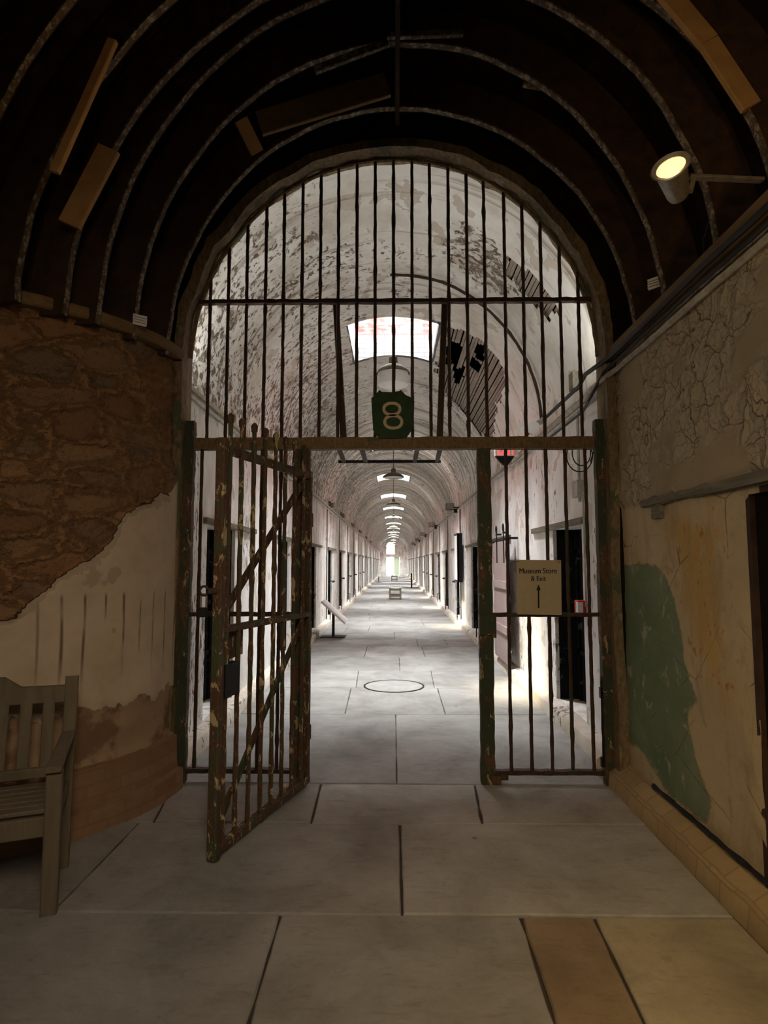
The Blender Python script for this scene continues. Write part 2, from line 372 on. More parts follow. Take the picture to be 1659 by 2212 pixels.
def right_wall_mat():
    m = Mat('cracked_and_painted_plaster', 0.9, 0, 0.12); c = m.coord('uvw')
    n = m.noise(c, 5, 6, 0.65, 0.3); nf = m.noise(c, 22, 5, 0.7); nb = m.noise(c, 1.6, 4, 0.6)
    gr = m.attr('green'); up = m.attr('upper'); orr = m.attr('orange')
    base = m.ramp(nb, [(0.3, (0.42, 0.33, 0.20)), (0.7, (0.53, 0.43, 0.28))])
    stre = m.noise(m.coord('uvw', (3, 1.0, 1)), 4.5, 6, 0.7, 0.4)
    of = m.math('MULTIPLY', m.step(m.math('ADD', m.math('MULTIPLY', m.math('SUBTRACT', stre, 0.5), 1.6), orr), 0.55, 0.95), 0.85)
    base = m.mix(of, base, (0.47, 0.29, 0.095))
    chip = m.math('MULTIPLY', m.step(m.noise(m.coord('uvw', (1.6, 1, 1)), 8, 5, 0.65), 0.60, 0.63), m.step(orr, 0.3, 0.6))
    base = m.mix(m.math('MULTIPLY', chip, 0.8), base, (0.36, 0.15, 0.05))
    # green dado paint
    ge = m.math('ADD', gr, m.math('ADD', m.math('MULTIPLY', m.math('SUBTRACT', n, 0.5), 0.55), m.math('MULTIPLY', m.math('SUBTRACT', nf, 0.5), 0.25)))
    gm = m.step(ge, 0.49, 0.51)
    greenc = m.ramp(nb, [(0.35, (0.11, 0.155, 0.085)), (0.7, (0.22, 0.265, 0.17))])
    wear = m.step(m.noise(m.coord('uvw', (1.2, 0.8, 1)), 5.5, 7, 0.72, 0.5), 0.57, 0.62)
    greenc = m.mix(m.math('MULTIPLY', wear, 0.75), greenc, (0.42, 0.38, 0.28))
    lo_ = m.math('MULTIPLY', m.step(m.noise(m.coord('uvw', (2.0, 0.8, 1)), 3.0, 7, 0.75, 0.6), 0.52, 0.60), 0.5)
    base = m.mix(lo_, base, (0.33, 0.255, 0.155))
    col = m.mix(gm, base, greenc)
    rim_ = m.step(m.math('ABSOLUTE', m.math('SUBTRACT', ge, 0.46)), 0.035, 0.01)
    col = m.mix(m.math('MULTIPLY', rim_, 0.6), col, (0.16, 0.11, 0.06))
    hair = m.math('MULTIPLY', m.step(m.voro(m.coord('uvw', (1, 1.3, 1)), 1.8), 0.008, 0.002), m.step(nb, 0.5, 0.55))
    col = m.mix(m.math('MULTIPLY', hair, 0.7), col, (0.10, 0.07, 0.04))
    # blistered upper coat
    cw = m.n('ShaderNodeVectorMath', operation='ADD'); m.put(cw.inputs[0], c)
    nn = m.n('ShaderNodeTexNoise'); m.put(nn.inputs['Vector'], c); nn.inputs['Scale'].default_value = 5; nn.inputs['Detail'].default_value = 5
    sc = m.n('ShaderNodeVectorMath', operation='SCALE'); m.put(sc.inputs[0], nn.outputs['Color']); sc.inputs['Scale'].default_value = 0.22
    m.put(cw.inputs[1], sc.outputs[0])
    ed = m.voro(cw.outputs[0], 6.5); ed2 = m.voro(cw.outputs[0], 15)
    zone = m.step(m.noise(c, 1.9, 3, 0.5), 0.43, 0.47)
    crack = m.math('MULTIPLY', m.math('MULTIPLY', m.step(ed, 0.035, 0.006), zone), m.step(n, 0.40, 0.50))
    crack2 = m.math('MULTIPLY', m.math('MULTIPLY', m.step(ed2, 0.05, 0.01), zone), 0.55)
    crack = m.math('MULTIPLY', m.math('MAXIMUM', crack, crack2), up)
    uc = m.ramp(nb, [(0.3, (0.28, 0.22, 0.145)), (0.7, (0.40, 0.325, 0.22))])
    uc = m.mix(zone, uc, m.ramp(nf, [(0.3, (0.36, 0.295, 0.21)), (0.7, (0.46, 0.38, 0.27))]))
    uc = m.mix(m.math('MULTIPLY', m.step(nf, 0.58, 0.7), 0.5), uc, (0.22, 0.165, 0.10))
    col = m.mix(up, col, uc)
    col = m.mix(m.math('MULTIPLY', crack, 0.85), col, (0.06, 0.04, 0.022))
    dome = m.math('MULTIPLY', m.math('MULTIPLY', m.step(ed, 0.0, 0.35), zone), up)
    h = m.math('ADD', m.math('MULTIPLY', dome, 1.3), m.math('MULTIPLY', n, 0.5))
    h = m.math('ADD', h, m.math('MULTIPLY', gm, 0.25)); h = m.math('ADD', h, m.math('MULTIPLY', nf, 0.3))
    return m.out(col, m.bump(h, 0.9, 0.02))
M['rightwall'] = right_wall_mat()

def brickbase(name, a, b, mo):
    m = Mat(name, 0.9, 0, 0.1); c = m.coord('uvw')
    br = m.n('ShaderNodeTexBrick'); m.put(br.inputs['Vector'], c); br.inputs['Scale'].default_value = 1
    br.inputs['Brick Width'].default_value = 0.21; br.inputs['Row Height'].default_value = 0.075; br.inputs['Mortar Size'].default_value = 0.006
    br.inputs['Color1'].default_value = (*a, 1); br.inputs['Color2'].default_value = (*b, 1); br.inputs['Mortar'].default_value = (*mo, 1)
    n = m.noise(c, 9, 6, 0.7)
    col = m.mix(m.math('MULTIPLY', n, 0.8), br.outputs[0], tuple(x * 0.55 for x in a))
    return m.out(col, m.bump(m.math('ADD', m.math('MULTIPLY', br.outputs['Fac'], -1), n), 0.6, 0.008))
M['brickbase'] = brickbase('worn_brick_footing', (0.25, 0.14, 0.08), (0.30, 0.19, 0.11), (0.23, 0.145, 0.085))
M['kerb'] = brickbase('worn_kerb_plaster', (0.36, 0.26, 0.14), (0.43, 0.32, 0.18), (0.29, 0.21, 0.115))

# ------------------------------------------------------------------ mesh helpers
def finish(name, me, mat, parent=None, smooth=False, ang=35):
    if smooth:
        for p in me.polygons: p.use_smooth = True
        me.set_sharp_from_angle(angle=math.radians(ang))
    for mm in (mat if isinstance(mat, (list, tuple)) else [mat]): me.materials.append(mm)
    o = bpy.data.objects.new(name, me)
    COL.objects.link(o)
    if parent is not None: o.parent = parent
    return o

class MB:
    def __init__(s): s.v = []; s.f = []
    def add(s, vs, fs):
        k = len(s.v); s.v += [tuple(v) for v in vs]; s.f += [tuple(i + k for i in f) for f in fs]; return s
    def box(s, x0, x1, y0, y1, z0, z1):
        return s.add([(x, y, z) for z in (z0, z1) for y in (y0, y1) for x in (x0, x1)],
                     [(0, 2, 3, 1), (4, 5, 7, 6), (0, 1, 5, 4), (2, 6, 7, 3), (0, 4, 6, 2), (1, 3, 7, 5)])
    def bar(s, a, b, w, t, up=(0, 0, 1), ch=0.0):
        # rectangular bar a->b, w across, t along 'up'; small chamfer
        a = Vector(a); b = Vector(b); d = (b - a).normalized(); u = Vector(up)
        sd = d.cross(u)
        if sd.length < 1e-5: sd = d.cross(Vector((0, 1, 0)))
        sd.normalize(); u = sd.cross(d).normalized()
        c = ch if ch else min(w, t) * 0.14
        W, T = w / 2, t / 2
        prof = [(-W + c, -T), (W - c, -T), (W, -T + c), (W, T - c), (W - c, T), (-W + c, T), (-W, T - c), (-W, -T + c)]
        vs = [a + sd * x + u * y for x, y in prof] + [b + sd * x + u * y for x, y in prof]
        n = 8
        return s.add(vs, [(i, (i + 1) % n, n + (i + 1) % n, n + i) for i in range(n)] + [tuple(range(n - 1, -1, -1)), tuple(range(n, 2 * n))])
    def tube(s, pts, r, seg=8, jit=0.0, caps=True):
        pts = [Vector(p) for p in pts]; n = len(pts); vs = []
        rr = r if isinstance(r, (list, tuple)) else [r] * n
        d0 = (pts[1] - pts[0]).normalized()
        ref = Vector((0, 0, 1)) if abs(d0.z) < 0.9 else Vector((0, 1, 0))
        for i, p in enumerate(pts):
            d = (pts[min(i + 1, n - 1)] - pts[max(i - 1, 0)]).normalized()
            x = d.cross(ref)
            if x.length < 1e-4: x = d.cross(Vector((1, 0, 0)))
            x.normalize(); y = x.cross(d)
            for k in range(seg):
                a = 2 * PI * k / seg; q = rr[i] * (1 + (random.uniform(-jit, jit) if jit else 0))
                vs.append(p + x * (q * math.cos(a)) + y * (q * math.sin(a)))
        fs = [(i * seg + k, i * seg + (k + 1) % seg, (i + 1) * seg + (k + 1) % seg, (i + 1) * seg + k) for i in range(n - 1) for k in range(seg)]
        if caps: fs += [tuple(range(seg - 1, -1, -1)), tuple((n - 1) * seg + k for k in range(seg))]
        return s.add(vs, fs)
    def lathe(s, prof, c=(0, 0, 0), seg=24, axis=None):
        c = Vector(c); q = Vector((0, 0, 1)).rotation_difference(Vector(axis).normalized()) if axis is not None else None
        vs = []
        for r, z in prof:
            for k in range(seg):
                a = 2 * PI * k / seg; p = Vector((r * math.cos(a), r * math.sin(a), z))
                if q: p = q @ p
                vs.append(c + p)
        n = len(prof)
        return s.add(vs, [(i * seg + k, i * seg + (k + 1) % seg, (i + 1) * seg + (k + 1) % seg, (i + 1) * seg + k) for i in range(n - 1) for k in range(seg)])
    def prism(s, pts, dvec):
        # planar polygon pushed along dvec
        pts = [Vector(p) for p in pts]; d = Vector(dvec); n = len(pts)
        return s.add(pts + [p + d for p in pts], [tuple(range(n)), tuple(range(2 * n - 1, n - 1, -1))] + [(i, n + i, n + (i + 1) % n, (i + 1) % n) for i in range(n)])
    def build(s, name, mat, parent=None, smooth=False, ang=35):
        me = bpy.data.meshes.new(name); me.from_pydata(s.v, [], s.f)
        bm = bmesh.new(); bm.from_mesh(me); bmesh.ops.recalc_face_normals(bm, faces=bm.faces); bm.to_mesh(me); bm.free()
        return finish(name, me, mat, parent, smooth, ang)

def rough_bar(mb, a, b, r, seg=7, jit=0.10, step=0.05):
    a = Vector(a); b = Vector(b); n = max(2, int((b - a).length / step) + 1)
    pts = [a.lerp(b, i / (n - 1)) + (Vector((random.uniform(-1, 1), random.uniform(-1, 1), 0)) * r * 0.10 if 0 < i < n - 1 else Vector((0, 0, 0))) for i in range(n)]
    rr = [r * (1 + random.uniform(-jit, jit)) * (1.25 if random.random() < 0.06 else 1) for _ in range(n)]
    mb.tube(pts, rr, seg, jit * 0.5)
    return mb

def empty(name, loc=(0, 0, 0), rz=0.0):
    o = bpy.data.objects.new(name, None); COL.objects.link(o)
    o.location = loc; o.rotation_euler = (0, 0, rz); o.empty_display_size = 0.1
    return o
def tag(o, label, cat, group=None, kind=None):
    o['label'] = label; o['category'] = cat
    if group: o['group'] = group
    if kind: o['kind'] = kind
    return o
def struct(o): o['kind'] = 'structure'; return o
def copy_tree(o, parent=None):
    c = o.copy(); COL.objects.link(c); c.parent = parent
    for ch in [k for k in bpy.data.objects if k.parent == o]: copy_tree(ch, c)
    return c

def grid(name, P, mat, attrs=None, keep=None, flip=False, parent=None, smooth=True):
    # P: (nu, nv, 3) array of points -> quads; attrs: name -> (nu,nv) float or (nu,nv,3) vector
    nu, nv = P.shape[:2]
    idx = np.arange(nu * nv).reshape(nu, nv)
    q = np.stack([idx[:-1, :-1], idx[1:, :-1], idx[1:, 1:], idx[:-1, 1:]], -1)
    if keep is not None: q = q[keep]
    q = q.reshape(-1, 4)
    if flip: q = q[:, ::-1]
    me = bpy.data.meshes.new(name)
    me.from_pydata(P.reshape(-1, 3).tolist(), [], q.tolist())
    for k, a in (attrs or {}).items():
        if a.ndim == 3:
            at_ = me.attributes.new(k, 'FLOAT_VECTOR', 'POINT'); at_.data.foreach_set('vector', a.reshape(-1).astype(np.float32))
        else:
            at_ = me.attributes.new(k, 'FLOAT', 'POINT'); at_.data.foreach_set('value', a.reshape(-1).astype(np.float32))
    return finish(name, me, mat, parent, smooth, 60)

def sdf(U, V, poly):
    # signed distance (positive inside) from grid points to a polygon
    poly = np.array(poly, float); d = np.full(U.shape, 1e9); ins = np.zeros(U.shape, bool)
    n = len(poly)
    for i in range(n):
        a, b = poly[i], poly[(i + 1) % n]; e = b - a
        t = np.clip(((U - a[0]) * e[0] + (V - a[1]) * e[1]) / max(1e-9, e @ e), 0, 1)
        d = np.minimum(d, np.hypot(U - a[0] - t * e[0], V - a[1] - t * e[1]))
        cond = ((a[1] > V) != (b[1] > V))
        xi = (b[0] - a[0]) * (V - a[1]) / (b[1] - a[1] + 1e-12) + a[0]
        ins ^= cond & (U < xi)
    return np.where(ins, d, -d)
def fbm(x, y, z=0.0, o=4):
    return mnoise.fractal(Vector((x, y, z)), 0.8, 2.0, o)

# =================================================================== STRUCTURE
G = 4.27                       # depth of the iron grille
WF, WB = 4.15, 4.34            # faces of the arched wall the grille stands in
AW, AZ, AH = 1.50, 2.96, 1.57  # arch half width, springing, rise
CEND = 74.0

def arch_z(x, dy=0.0): return AZ + (AH + dy) * math.sqrt(max(0, 1 - (x / AW) ** 2))

# --- floor: every flagstone a bevelled island in one mesh, grit between them
slabs = []
def slab(poly, tint): slabs.append((poly, tint))
def grey(v=1.0):
    k = v * random.uniform(0.90, 1.08)
    return (0.335 * k, 0.323 * k, 0.305 * k)
def xcut(px0, py0, px1, py1):
    a = atz(px0, py0); b = atz(px1, py1)
    def f(y): t = (y - a.y) / (b.y - a.y) if abs(b.y - a.y) > 1e-6 else 0; return a.x + (b.x - a.x) * t
    return f
def row(y0, y1, cuts, xl=-1.53, xr=1.53, tints=None):
    fs = [lambda y: xl] + cuts + [lambda y: xr]
    for i in range(len(fs) - 1):
        a, b = fs[i], fs[i + 1]
        slab([(a(y0), y0), (b(y0), y0), (b(y1), y1), (a(y1), y1)], tints[i] if tints else grey())
con = lambda x: (lambda y: x)
yA, yB, yC, yD, yE, yF = [atz(850, p).y for p in (2000, 1778, 1693, 1543, 1486, 1449)]
yA = atz(850, 1975).y
row(-3.8, -1.6, [con(-2.6), con(-1), con(0.4)], -5, 1.45)
row(-1.6, 0.2, [con(-3.4), con(-1.4), con(0.1)], -5, 1.45)
row(0.2, 1.45, [con(-2.9), con(-0.9), con(0.7)], -5, 1.45)
brown = (0.24, 0.175, 0.105)
row(1.45, yA, [con(-2.4), xcut(605, 1977, 535, 2212), xcut(1127, 1985, 1200, 2212), xcut(1288, 1990, 1395, 2212)], -5, 1.45,
    [grey(), grey(0.86), grey(0.96), brown, (0.36, 0.31, 0.22)])
row(yA, yB, [con(-3.0), xcut(120, 1960, 285, 1790), con(0.035)], -5, 1.45, [grey(0.8), grey(0.82), grey(0.95), grey(1.05)])
row(yB, yC, [con(-2.4), xcut(330, 1776, 352, 1735), xcut(672, 1775, 693, 1693), xcut(1042, 1776, 1025, 1693)], -4, 1.53, [grey(0.8), grey(0.85), grey(0.9), grey(1.05), grey(0.95)])
row(yC, yD, [con(0.02)], tints=[grey(0.80), grey(0.84)])
_g0 = grey
def grey(v=1.0): return _g0(v * 0.76)
row(yD, yE, [xcut(745, 1542, 758, 1488), xcut(962, 1542, 945, 1486)])
row(yE, yF, [xcut(775, 1445, 770, 1480), xcut(930, 1445, 938, 1485)])
y = yF
while y < CEND - 1:
    d = random.choice((1.0, 1.25, 1.5, 1.7))
    n = random.choice((1, 2, 2, 3))
    c = sorted(random.uniform(-1.1, 1.1) for _ in range(n))
    c = [x for i, x in enumerate(c) if i == 0 or x - c[i - 1] > 0.5]
    row(y, min(y + d, CEND + 0.5), [con(x) for x in c]); y += d
vs, fs, tn = [], [], []
for poly, tint in slabs:
    cx = sum(p[0] for p in poly) / 4; cy = sum(p[1] for p in poly) / 4
    near = cy < 12
    # subdivided outline with slightly ragged edges
    pts = []
    for i in range(4):
        a, b = poly[i], poly[(i + 1) % 4]
        n = max(2, int(math.hypot(b[0] - a[0], b[1] - a[1]) / 0.12)) if near else 1
        for k in range(n):
            t = k / n
            pts.append((a[0] + (b[0] - a[0]) * t, a[1] + (b[1] - a[1]) * t))
    dz = random.uniform(-0.0025, 0.0025); m = len(pts); base = len(vs)
    def inset(p, e, s):
        j = fbm(p[0] * 6 + s, p[1] * 6) * 0.006 if near else 0
        dx = cx - p[0]; dy = cy - p[1]
        return (p[0] + math.copysign(e + j, dx) if abs(dx) > 0.02 else p[0], p[1] + math.copysign(e + j, dy) if abs(dy) > 0.02 else p[1])
    # corners knocked off a little
    e_ = 0.0055 if cy < 4.3 else 0.0028
    r0 = [inset(p, e_, 0) for p in pts]; r1 = [inset(p, e_ + 0.006, 0) for p in pts]
    vs += [(p[0], p[1], -0.03) for p in r0] + [(p[0], p[1], dz - 0.007) for p in r0] + [(p[0], p[1], dz) for p in r1]
    for L in (0, 1):
        for k in range(m):
            k2 = (k + 1) % m
            fs.append((base + L * m + k, base + L * m + k2, base + (L + 1) * m + k2, base + (L + 1) * m + k)); tn.append(tint)
    fs.append(tuple(base + 2 * m + k for k in range(m))); tn.append(tint)
me = bpy.data.meshes.new('floor'); me.from_pydata(vs, [], fs)
ta = me.attributes.new('tint', 'FLOAT_COLOR', 'FACE')
ta.data.foreach_set('color', [c for t in tn for c in (*t, 1)])
floor = struct(finish('floor', me, M['floor']))
b = MB(); b.box(-7, 7, -5, CEND + 1, -0.2, -0.016)
struct(b.build('floor_bed', M['joint'], floor))

# --- arched wall round the grille
N = 64
arc = [(-AW, 0.0)] + [(-AW, AZ * k / 6) for k in range(1, 6)] + [(-AW * math.cos(PI * k / N), AZ + AH * math.sin(PI * k / N)) for k in range(N + 1)] + [(AW, AZ * (6 - k) / 6) for k in range(1, 7)]
def rag(i, amp): return fbm(arc[i][0] * 5, arc[i][1] * 5, 3.3) * amp
v, f = [], []
n = len(arc)
for y in (WF, WB):
    for i, (x, z) in enumerate(arc):
        r = rag(i, 0.02) * (1 if z > 0.1 else 0)
        v.append((x * (1 + r / 1.5), y, z + (r if z > AZ else 0)))
    for i, (x, z) in enumerate(arc):
        if z <= AZ: v.append((math.copysign(4.6, x), y, z))
        else:
            a = math.atan2(z - AZ, x); v.append((4.6 * math.cos(a), y, AZ + 4.2 * math.sin(a)))
for side in (0, 2 * n):
    for i in range(n - 1): f.append((side + i, side + i + 1, side + n + i + 1, side + n + i))
mb = MB(); mb.v = v; mb.f = f
wall_gate = struct(mb.build('wall_front', M['unlit_wall']))
# the reveal: brown-green painted masonry of the opening
nu = len(arc); ys = np.linspace(WF - 0.004, WB, 7)
P = np.zeros((nu, len(ys), 3))
for i, (x, z) in enumerate(arc):
    for j, yy in enumerate(ys):
        r = rag(i, 0.02) * (1 if z > 0.1 else 0) + fbm(x * 9, z * 9, yy * 14) * 0.010 + (0.0 if j else 0.012)
        if j == 0: r += 0.05
        if j <= 1: yy = WF - 0.012
        P[i, j] = (x * (1 + r / 1.5) * 0.997, yy, z * 1.0 + (r if z > AZ else 0) - (0.004 if z > AZ else 0))
struct(grid('trim_1', P, M['reveal']))
# white plaster on the corridor side of the arch
mb = MB()
mb.v = [(x, WB + 0.002, z) for _, x, z in [(0, a[1][0], a[1][2]) for a in enumerate(v[2 * n:4 * n])]]
mb.f = [(i, i + 1, n + i + 1, n + i) for i in range(n - 1)]
struct(mb.build('wall_front_back_face', M['cwall'], wall_gate))

# --- curved wall on the left with stone, plaster and footing
base_pts = [(-1.50, 4.16), (-1.515, 4.03), (-1.55, 3.86), (-1.63, 3.68), (-1.745, 3.50), (-1.88, 3.35), (-2.08, 3.18), (-2.40, 2.98), (-3.0, 2.72), (-4.0, 2.45), (-6.0, 2.2)]
def resample(pts, step):
    P_ = [Vector((*p, 0)) for p in pts]; out = []
    n_ = len(P_)
    for i in range(n_ - 1):
        p0 = P_[max(0, i - 1)]; p1 = P_[i]; p2 = P_[i + 1]; p3 = P_[min(n_ - 1, i + 2)]
        for k in range(10):
            t = k / 10
            out.append(0.5 * ((2 * p1) + (p2 - p0) * t + (2 * p0 - 5 * p1 + 4 * p2 - p3) * t * t + (3 * p1 - p0 - 3 * p2 + p3) * t ** 3))
    out.append(P_[-1])
    L = [0]
    for i in range(1, len(out)): L.append(L[-1] + (out[i] - out[i - 1]).length)
    s = np.arange(0, L[-1], step)
    return s, np.interp(s, L, [p.x for p in out]), np.interp(s, L, [p.y for p in out])
S, LX, LY = resample(base_pts, 0.025)
TX = np.gradient(LX); TY = np.gradient(LY); LL = np.hypot(TX, TY)
NX, NY = -TY / LL, TX / LL             # towards the hall
if NX[0] < 0: NX, NY = -NX, -NY
WALLH = 2.93
zs = np.arange(0, WALLH + 0.02, 0.025)
Pw = np.zeros((len(S), len(zs), 3)); st = np.zeros((len(S), len(zs))); lw = np.zeros_like(st)
zb = np.interp(S, [0, 0.06, 0.10, 0.30, 0.5, 0.62, 0.8, 1.0, 1.3, 2.0], [2.12, 2.06, 1.95, 1.88, 1.80, 1.62, 1.50, 1.30, 1.08, 0.9])
for i in range(len(S)):
    for j, z in enumerate(zs):
        bz = zb[i] + fbm(S[i] * 5, z * 5, 1.7) * 0.07
        stn = max(0.0, min(1.0, 0.5 + (z - bz) / 0.12)); st[i, j] = stn
        lz = 0.66 + fbm(S[i] * 7, 3, 5) * 0.06
        lw[i, j] = max(0.0, min(1.0, 0.5 + (lz - z) / 0.14))
        d = -0.035 * (1 if z > bz else 0)
        if z > bz: d += fbm(S[i] * 3.2, z * 6.5, 0.3, 5) * 0.03 + fbm(S[i] * 13, z * 17, 0.9, 4) * 0.016
        elif z < lz: d += -0.012 + fbm(S[i] * 6, z * 10, 2.3) * 0.012
        if z < 0.36: d += 0.02
        Pw[i, j] = (LX[i] + NX[i] * d, LY[i] + NY[i] * d, z)
uv = np.zeros_like(Pw); uv[..., 0] = S[:, None]; uv[..., 1] = zs[None, :]
wl = struct(grid('wall_left', Pw, M['leftwall'], {'uvw': uv, 'stone': st, 'low': lw}))
# brick footing along it
prof = [(-0.02, 0.36), (0.035, 0.345), (0.04, 0.20), (0.045, 0.14), (0.085, 0.13), (0.09, 0.0)]
Pk = np.zeros((len(S), len(prof), 3)); uk = np.zeros_like(Pk); acc = [0]
for k in range(1, len(prof)): acc.append(acc[-1] + math.hypot(prof[k][0] - prof[k - 1][0], prof[k][1] - prof[k - 1][1]))
for i in range(len(S)):
    for k, (o_, z_) in enumerate(prof):
        jj = fbm(S[i] * 8, k * 2.0, 4) * 0.006
        Pk[i, k] = (LX[i] + NX[i] * (o_ + jj), LY[i] + NY[i] * (o_ + jj), z_ + (jj if z_ > 0 else -0.01)); uk[i, k] = (S[i], acc[k], 0)
struct(grid('baseboard_left', Pk, M['brickbase'], {'uvw': uk}))
# ledge on top of the left wall
Pl = np.zeros((len(S), 2, 3))
for i in range(len(S)):
    Pl[i, 0] = (LX[i] + NX[i] * 0.0, LY[i] + NY[i] * 0.0, WALLH); Pl[i, 1] = (LX[i] - NX[i] * 0.7, LY[i] - NY[i] * 0.7, WALLH)
struct(grid('wall_left_top', Pl, M['unlit_wall'], parent=wl))
# timber wall plate on it
mb = MB()
idx = list(range(2, len(S), 6))
for sec in range(len(idx) - 1):
    i, j = idx[sec], idx[sec + 1]
    a = Vector((LX[i] - NX[i] * 0.02, LY[i] - NY[i] * 0.02, WALLH + 0.035)); c = Vector((LX[j] - NX[j] * 0.02, LY[j] - NY[j] * 0.02, WALLH + 0.035))
    mb.bar(a, c + (c - a) * 0.04, 0.10, 0.075)
pl = mb.build('wall_plate_beam', M['plate'])
tag(pl, 'brown timber beam curving along the top of the rough stone wall', 'beam')

# --- straight wall on the right
RX = 1.57
DY0, DY1, DZ0, DZ1 = 1.55, 2.66, 0.165, 1.80
ysr = np.unique(np.round(np.concatenate([np.arange(-3.0, DY0, 0.15), np.arange(DY0, DY1, 0.0925), np.arange(DY1, WF + 0.03, 0.03), [WF + 0.0]]), 4))
zsr = np.unique(np.round(np.concatenate([[0.0, DZ0], np.arange(DZ0, DZ1, 0.03), np.arange(DZ1, WALLH, 0.025), [DZ1, WALLH]]), 4))
Pr = np.zeros((len(ysr), len(zsr), 3)); Pr[..., 1] = ysr[:, None]; Pr[..., 2] = zsr[None, :]
U, V = Pr[..., 1].copy(), Pr[..., 2].copy()
def polyx(pts): return [(lambda p: (p.y, p.z))(atx(px, py, RX)) for px, py in pts]
green = polyx([(1335, 1222), (1415, 1222), (1440, 1250), (1455, 1300), (1468, 1360), (1478, 1420), (1490, 1470), (1504, 1512), (1486, 1535), (1488, 1580), (1503, 1650), (1532, 1720), (1538, 1752), (1525, 1778), (1440, 1710), (1402, 1650), (1380, 1610), (1335, 1600)])
orange = polyx([(1435, 1085), (1567, 1070), (1585, 1420), (1590, 1575), (1560, 1540), (1500, 1450), (1465, 1300), (1440, 1200)])
gd = np.clip(0.5 + sdf(U, V, green) / 0.16, 0, 1)
od = np.clip(0.5 + sdf(U, V, orange) / 0.4, 0, 1)
ud = np.clip(0.5 + (V - 1.86) / 0.03, 0, 1)
for i in range(len(ysr)):
    for j in range(len(zsr)):
        z = zsr[j]; yy = ysr[i]
        d = fbm(yy * 2.5, z * 2.5, 9) * 0.012
        if z > 1.88: d += fbm(yy * 6, z * 6, 4) * 0.014 - 0.012
        Pr[i, j, 0] = RX + d
qy = (ysr[:-1] + ysr[1:]) / 2; qz = (zsr[:-1] + zsr[1:]) / 2
keep = ~(((qy > DY0) & (qy < DY1))[:, None] & ((qz > DZ0) & (qz < DZ1))[None, :])
uvr = np.zeros_like(Pr); uvr[..., 0] = U; uvr[..., 1] = V
wr = struct(grid('wall_right', Pr, M['rightwall'], {'uvw': uvr, 'green': gd, 'orange': od, 'upper': ud}, keep))
mb = MB()
mb.box(RX, 2.6, -3, WF, WALLH - 0.01, WALLH)
struct(mb.build('wall_right_top', M['unlit_wall'], wr))
# doorway to the dark cell: jambs, and a near-black sheet standing in for its darkness
mb = MB()
mb.box(RX - 0.004, RX + 0.5, DY1, DY1 + 0.03, DZ0, DZ1); mb.box(RX - 0.004, RX + 0.5, DY0 - 0.03, DY0, DZ0, DZ1)
mb.box(RX, RX + 0.5, DY0, DY1, DZ1, DZ1 + 0.03); mb.box(RX - 0.02, RX + 0.5, DY0, DY1, DZ0 - 0.03, DZ0)
struct(mb.build('trim_2', M['rib'], wr))
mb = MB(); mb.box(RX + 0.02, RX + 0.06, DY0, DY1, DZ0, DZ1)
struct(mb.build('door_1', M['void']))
# sloping kerb along the right wall
prof = [(RX + 0.02, 0.175), (RX - 0.015, 0.165), (RX - 0.02, 0.155), (RX - 0.10, 0.105), (RX - 0.112, 0.095), (RX - 0.125, 0.0)]
yk = np.arange(-3, WF + 0.35, 0.04)
Pk = np.zeros((len(yk), len(prof), 3)); uk = np.zeros_like(Pk)
for i, yy in enumerate(yk):
    for k, (x_, z_) in enumerate(prof):
        jj = fbm(yy * 7, k * 1.7, 2) * 0.008
        Pk[i, k] = (x_ + jj, yy, z_ + (jj * 0.6 if z_ > 0 else -0.01)); uk[i, k] = (yy, k * 0.075, 0)
struct(grid('baseboard_right', Pk, M['kerb'], {'uvw': uk}))
mb = MB(); rough_bar(mb, (RX - 0.018, 1.0, 0.172), (RX - 0.018, 3.75, 0.172), 0.012, 6, 0.3)
struct(mb.build('trim_3', M['black'], wr))
# lintel strip over the doorway
L0 = atx(1388, 1100, RX - 0.03)
mb = MB(); rough_bar(mb, (RX - 0.02, L0.y, 1.865), (RX - 0.02, 2.95, 1.865), 0.026, 8, 0.2); mb.box(RX - 0.045, RX + 0.01, 1.2, 2.96, 1.835, 1.885)
mb.box(RX - 0.03, RX + 0.02, L0.y - 0.22, L0.y - 0.12, 1.76, 1.85)
o = mb.build('door_lintel', M['lintel']); tag(o, 'weathered grey lintel rail above the dark doorway in the peeling wall', 'lintel')
# timber plate and cable run along the top of the right wall
mb = MB(); mb.bar((RX - 0.005, -2.5, WALLH + 0.03), (RX - 0.005, WF, WALLH + 0.03), 0.12, 0.10)
o = mb.build('wall_plate_beam', M['plate']); tag(o, 'straight brown timber beam above the cables on the cracked plaster wall', 'beam')

# --- hall shell behind and above the viewer
mb = MB()
mb.box(-7, 7, -5.1, -5, 0, 7); mb.box(-7.1, -7, -5, WB, 0, 7); mb.box(7, 7.1, -5, WB, 0, 7); mb.box(-7, 7, -5, WB, 7, 7.1)
mb.box(-7, -4.4, WF, WB, 0, 7); mb.box(4.4, 7, WF, WB, 0, 7); mb.box(-7, 7, WF + 0.01, WB - 0.01, 5.2, 7)
struct(mb.build('wall_hall', M['unlit_wall']))

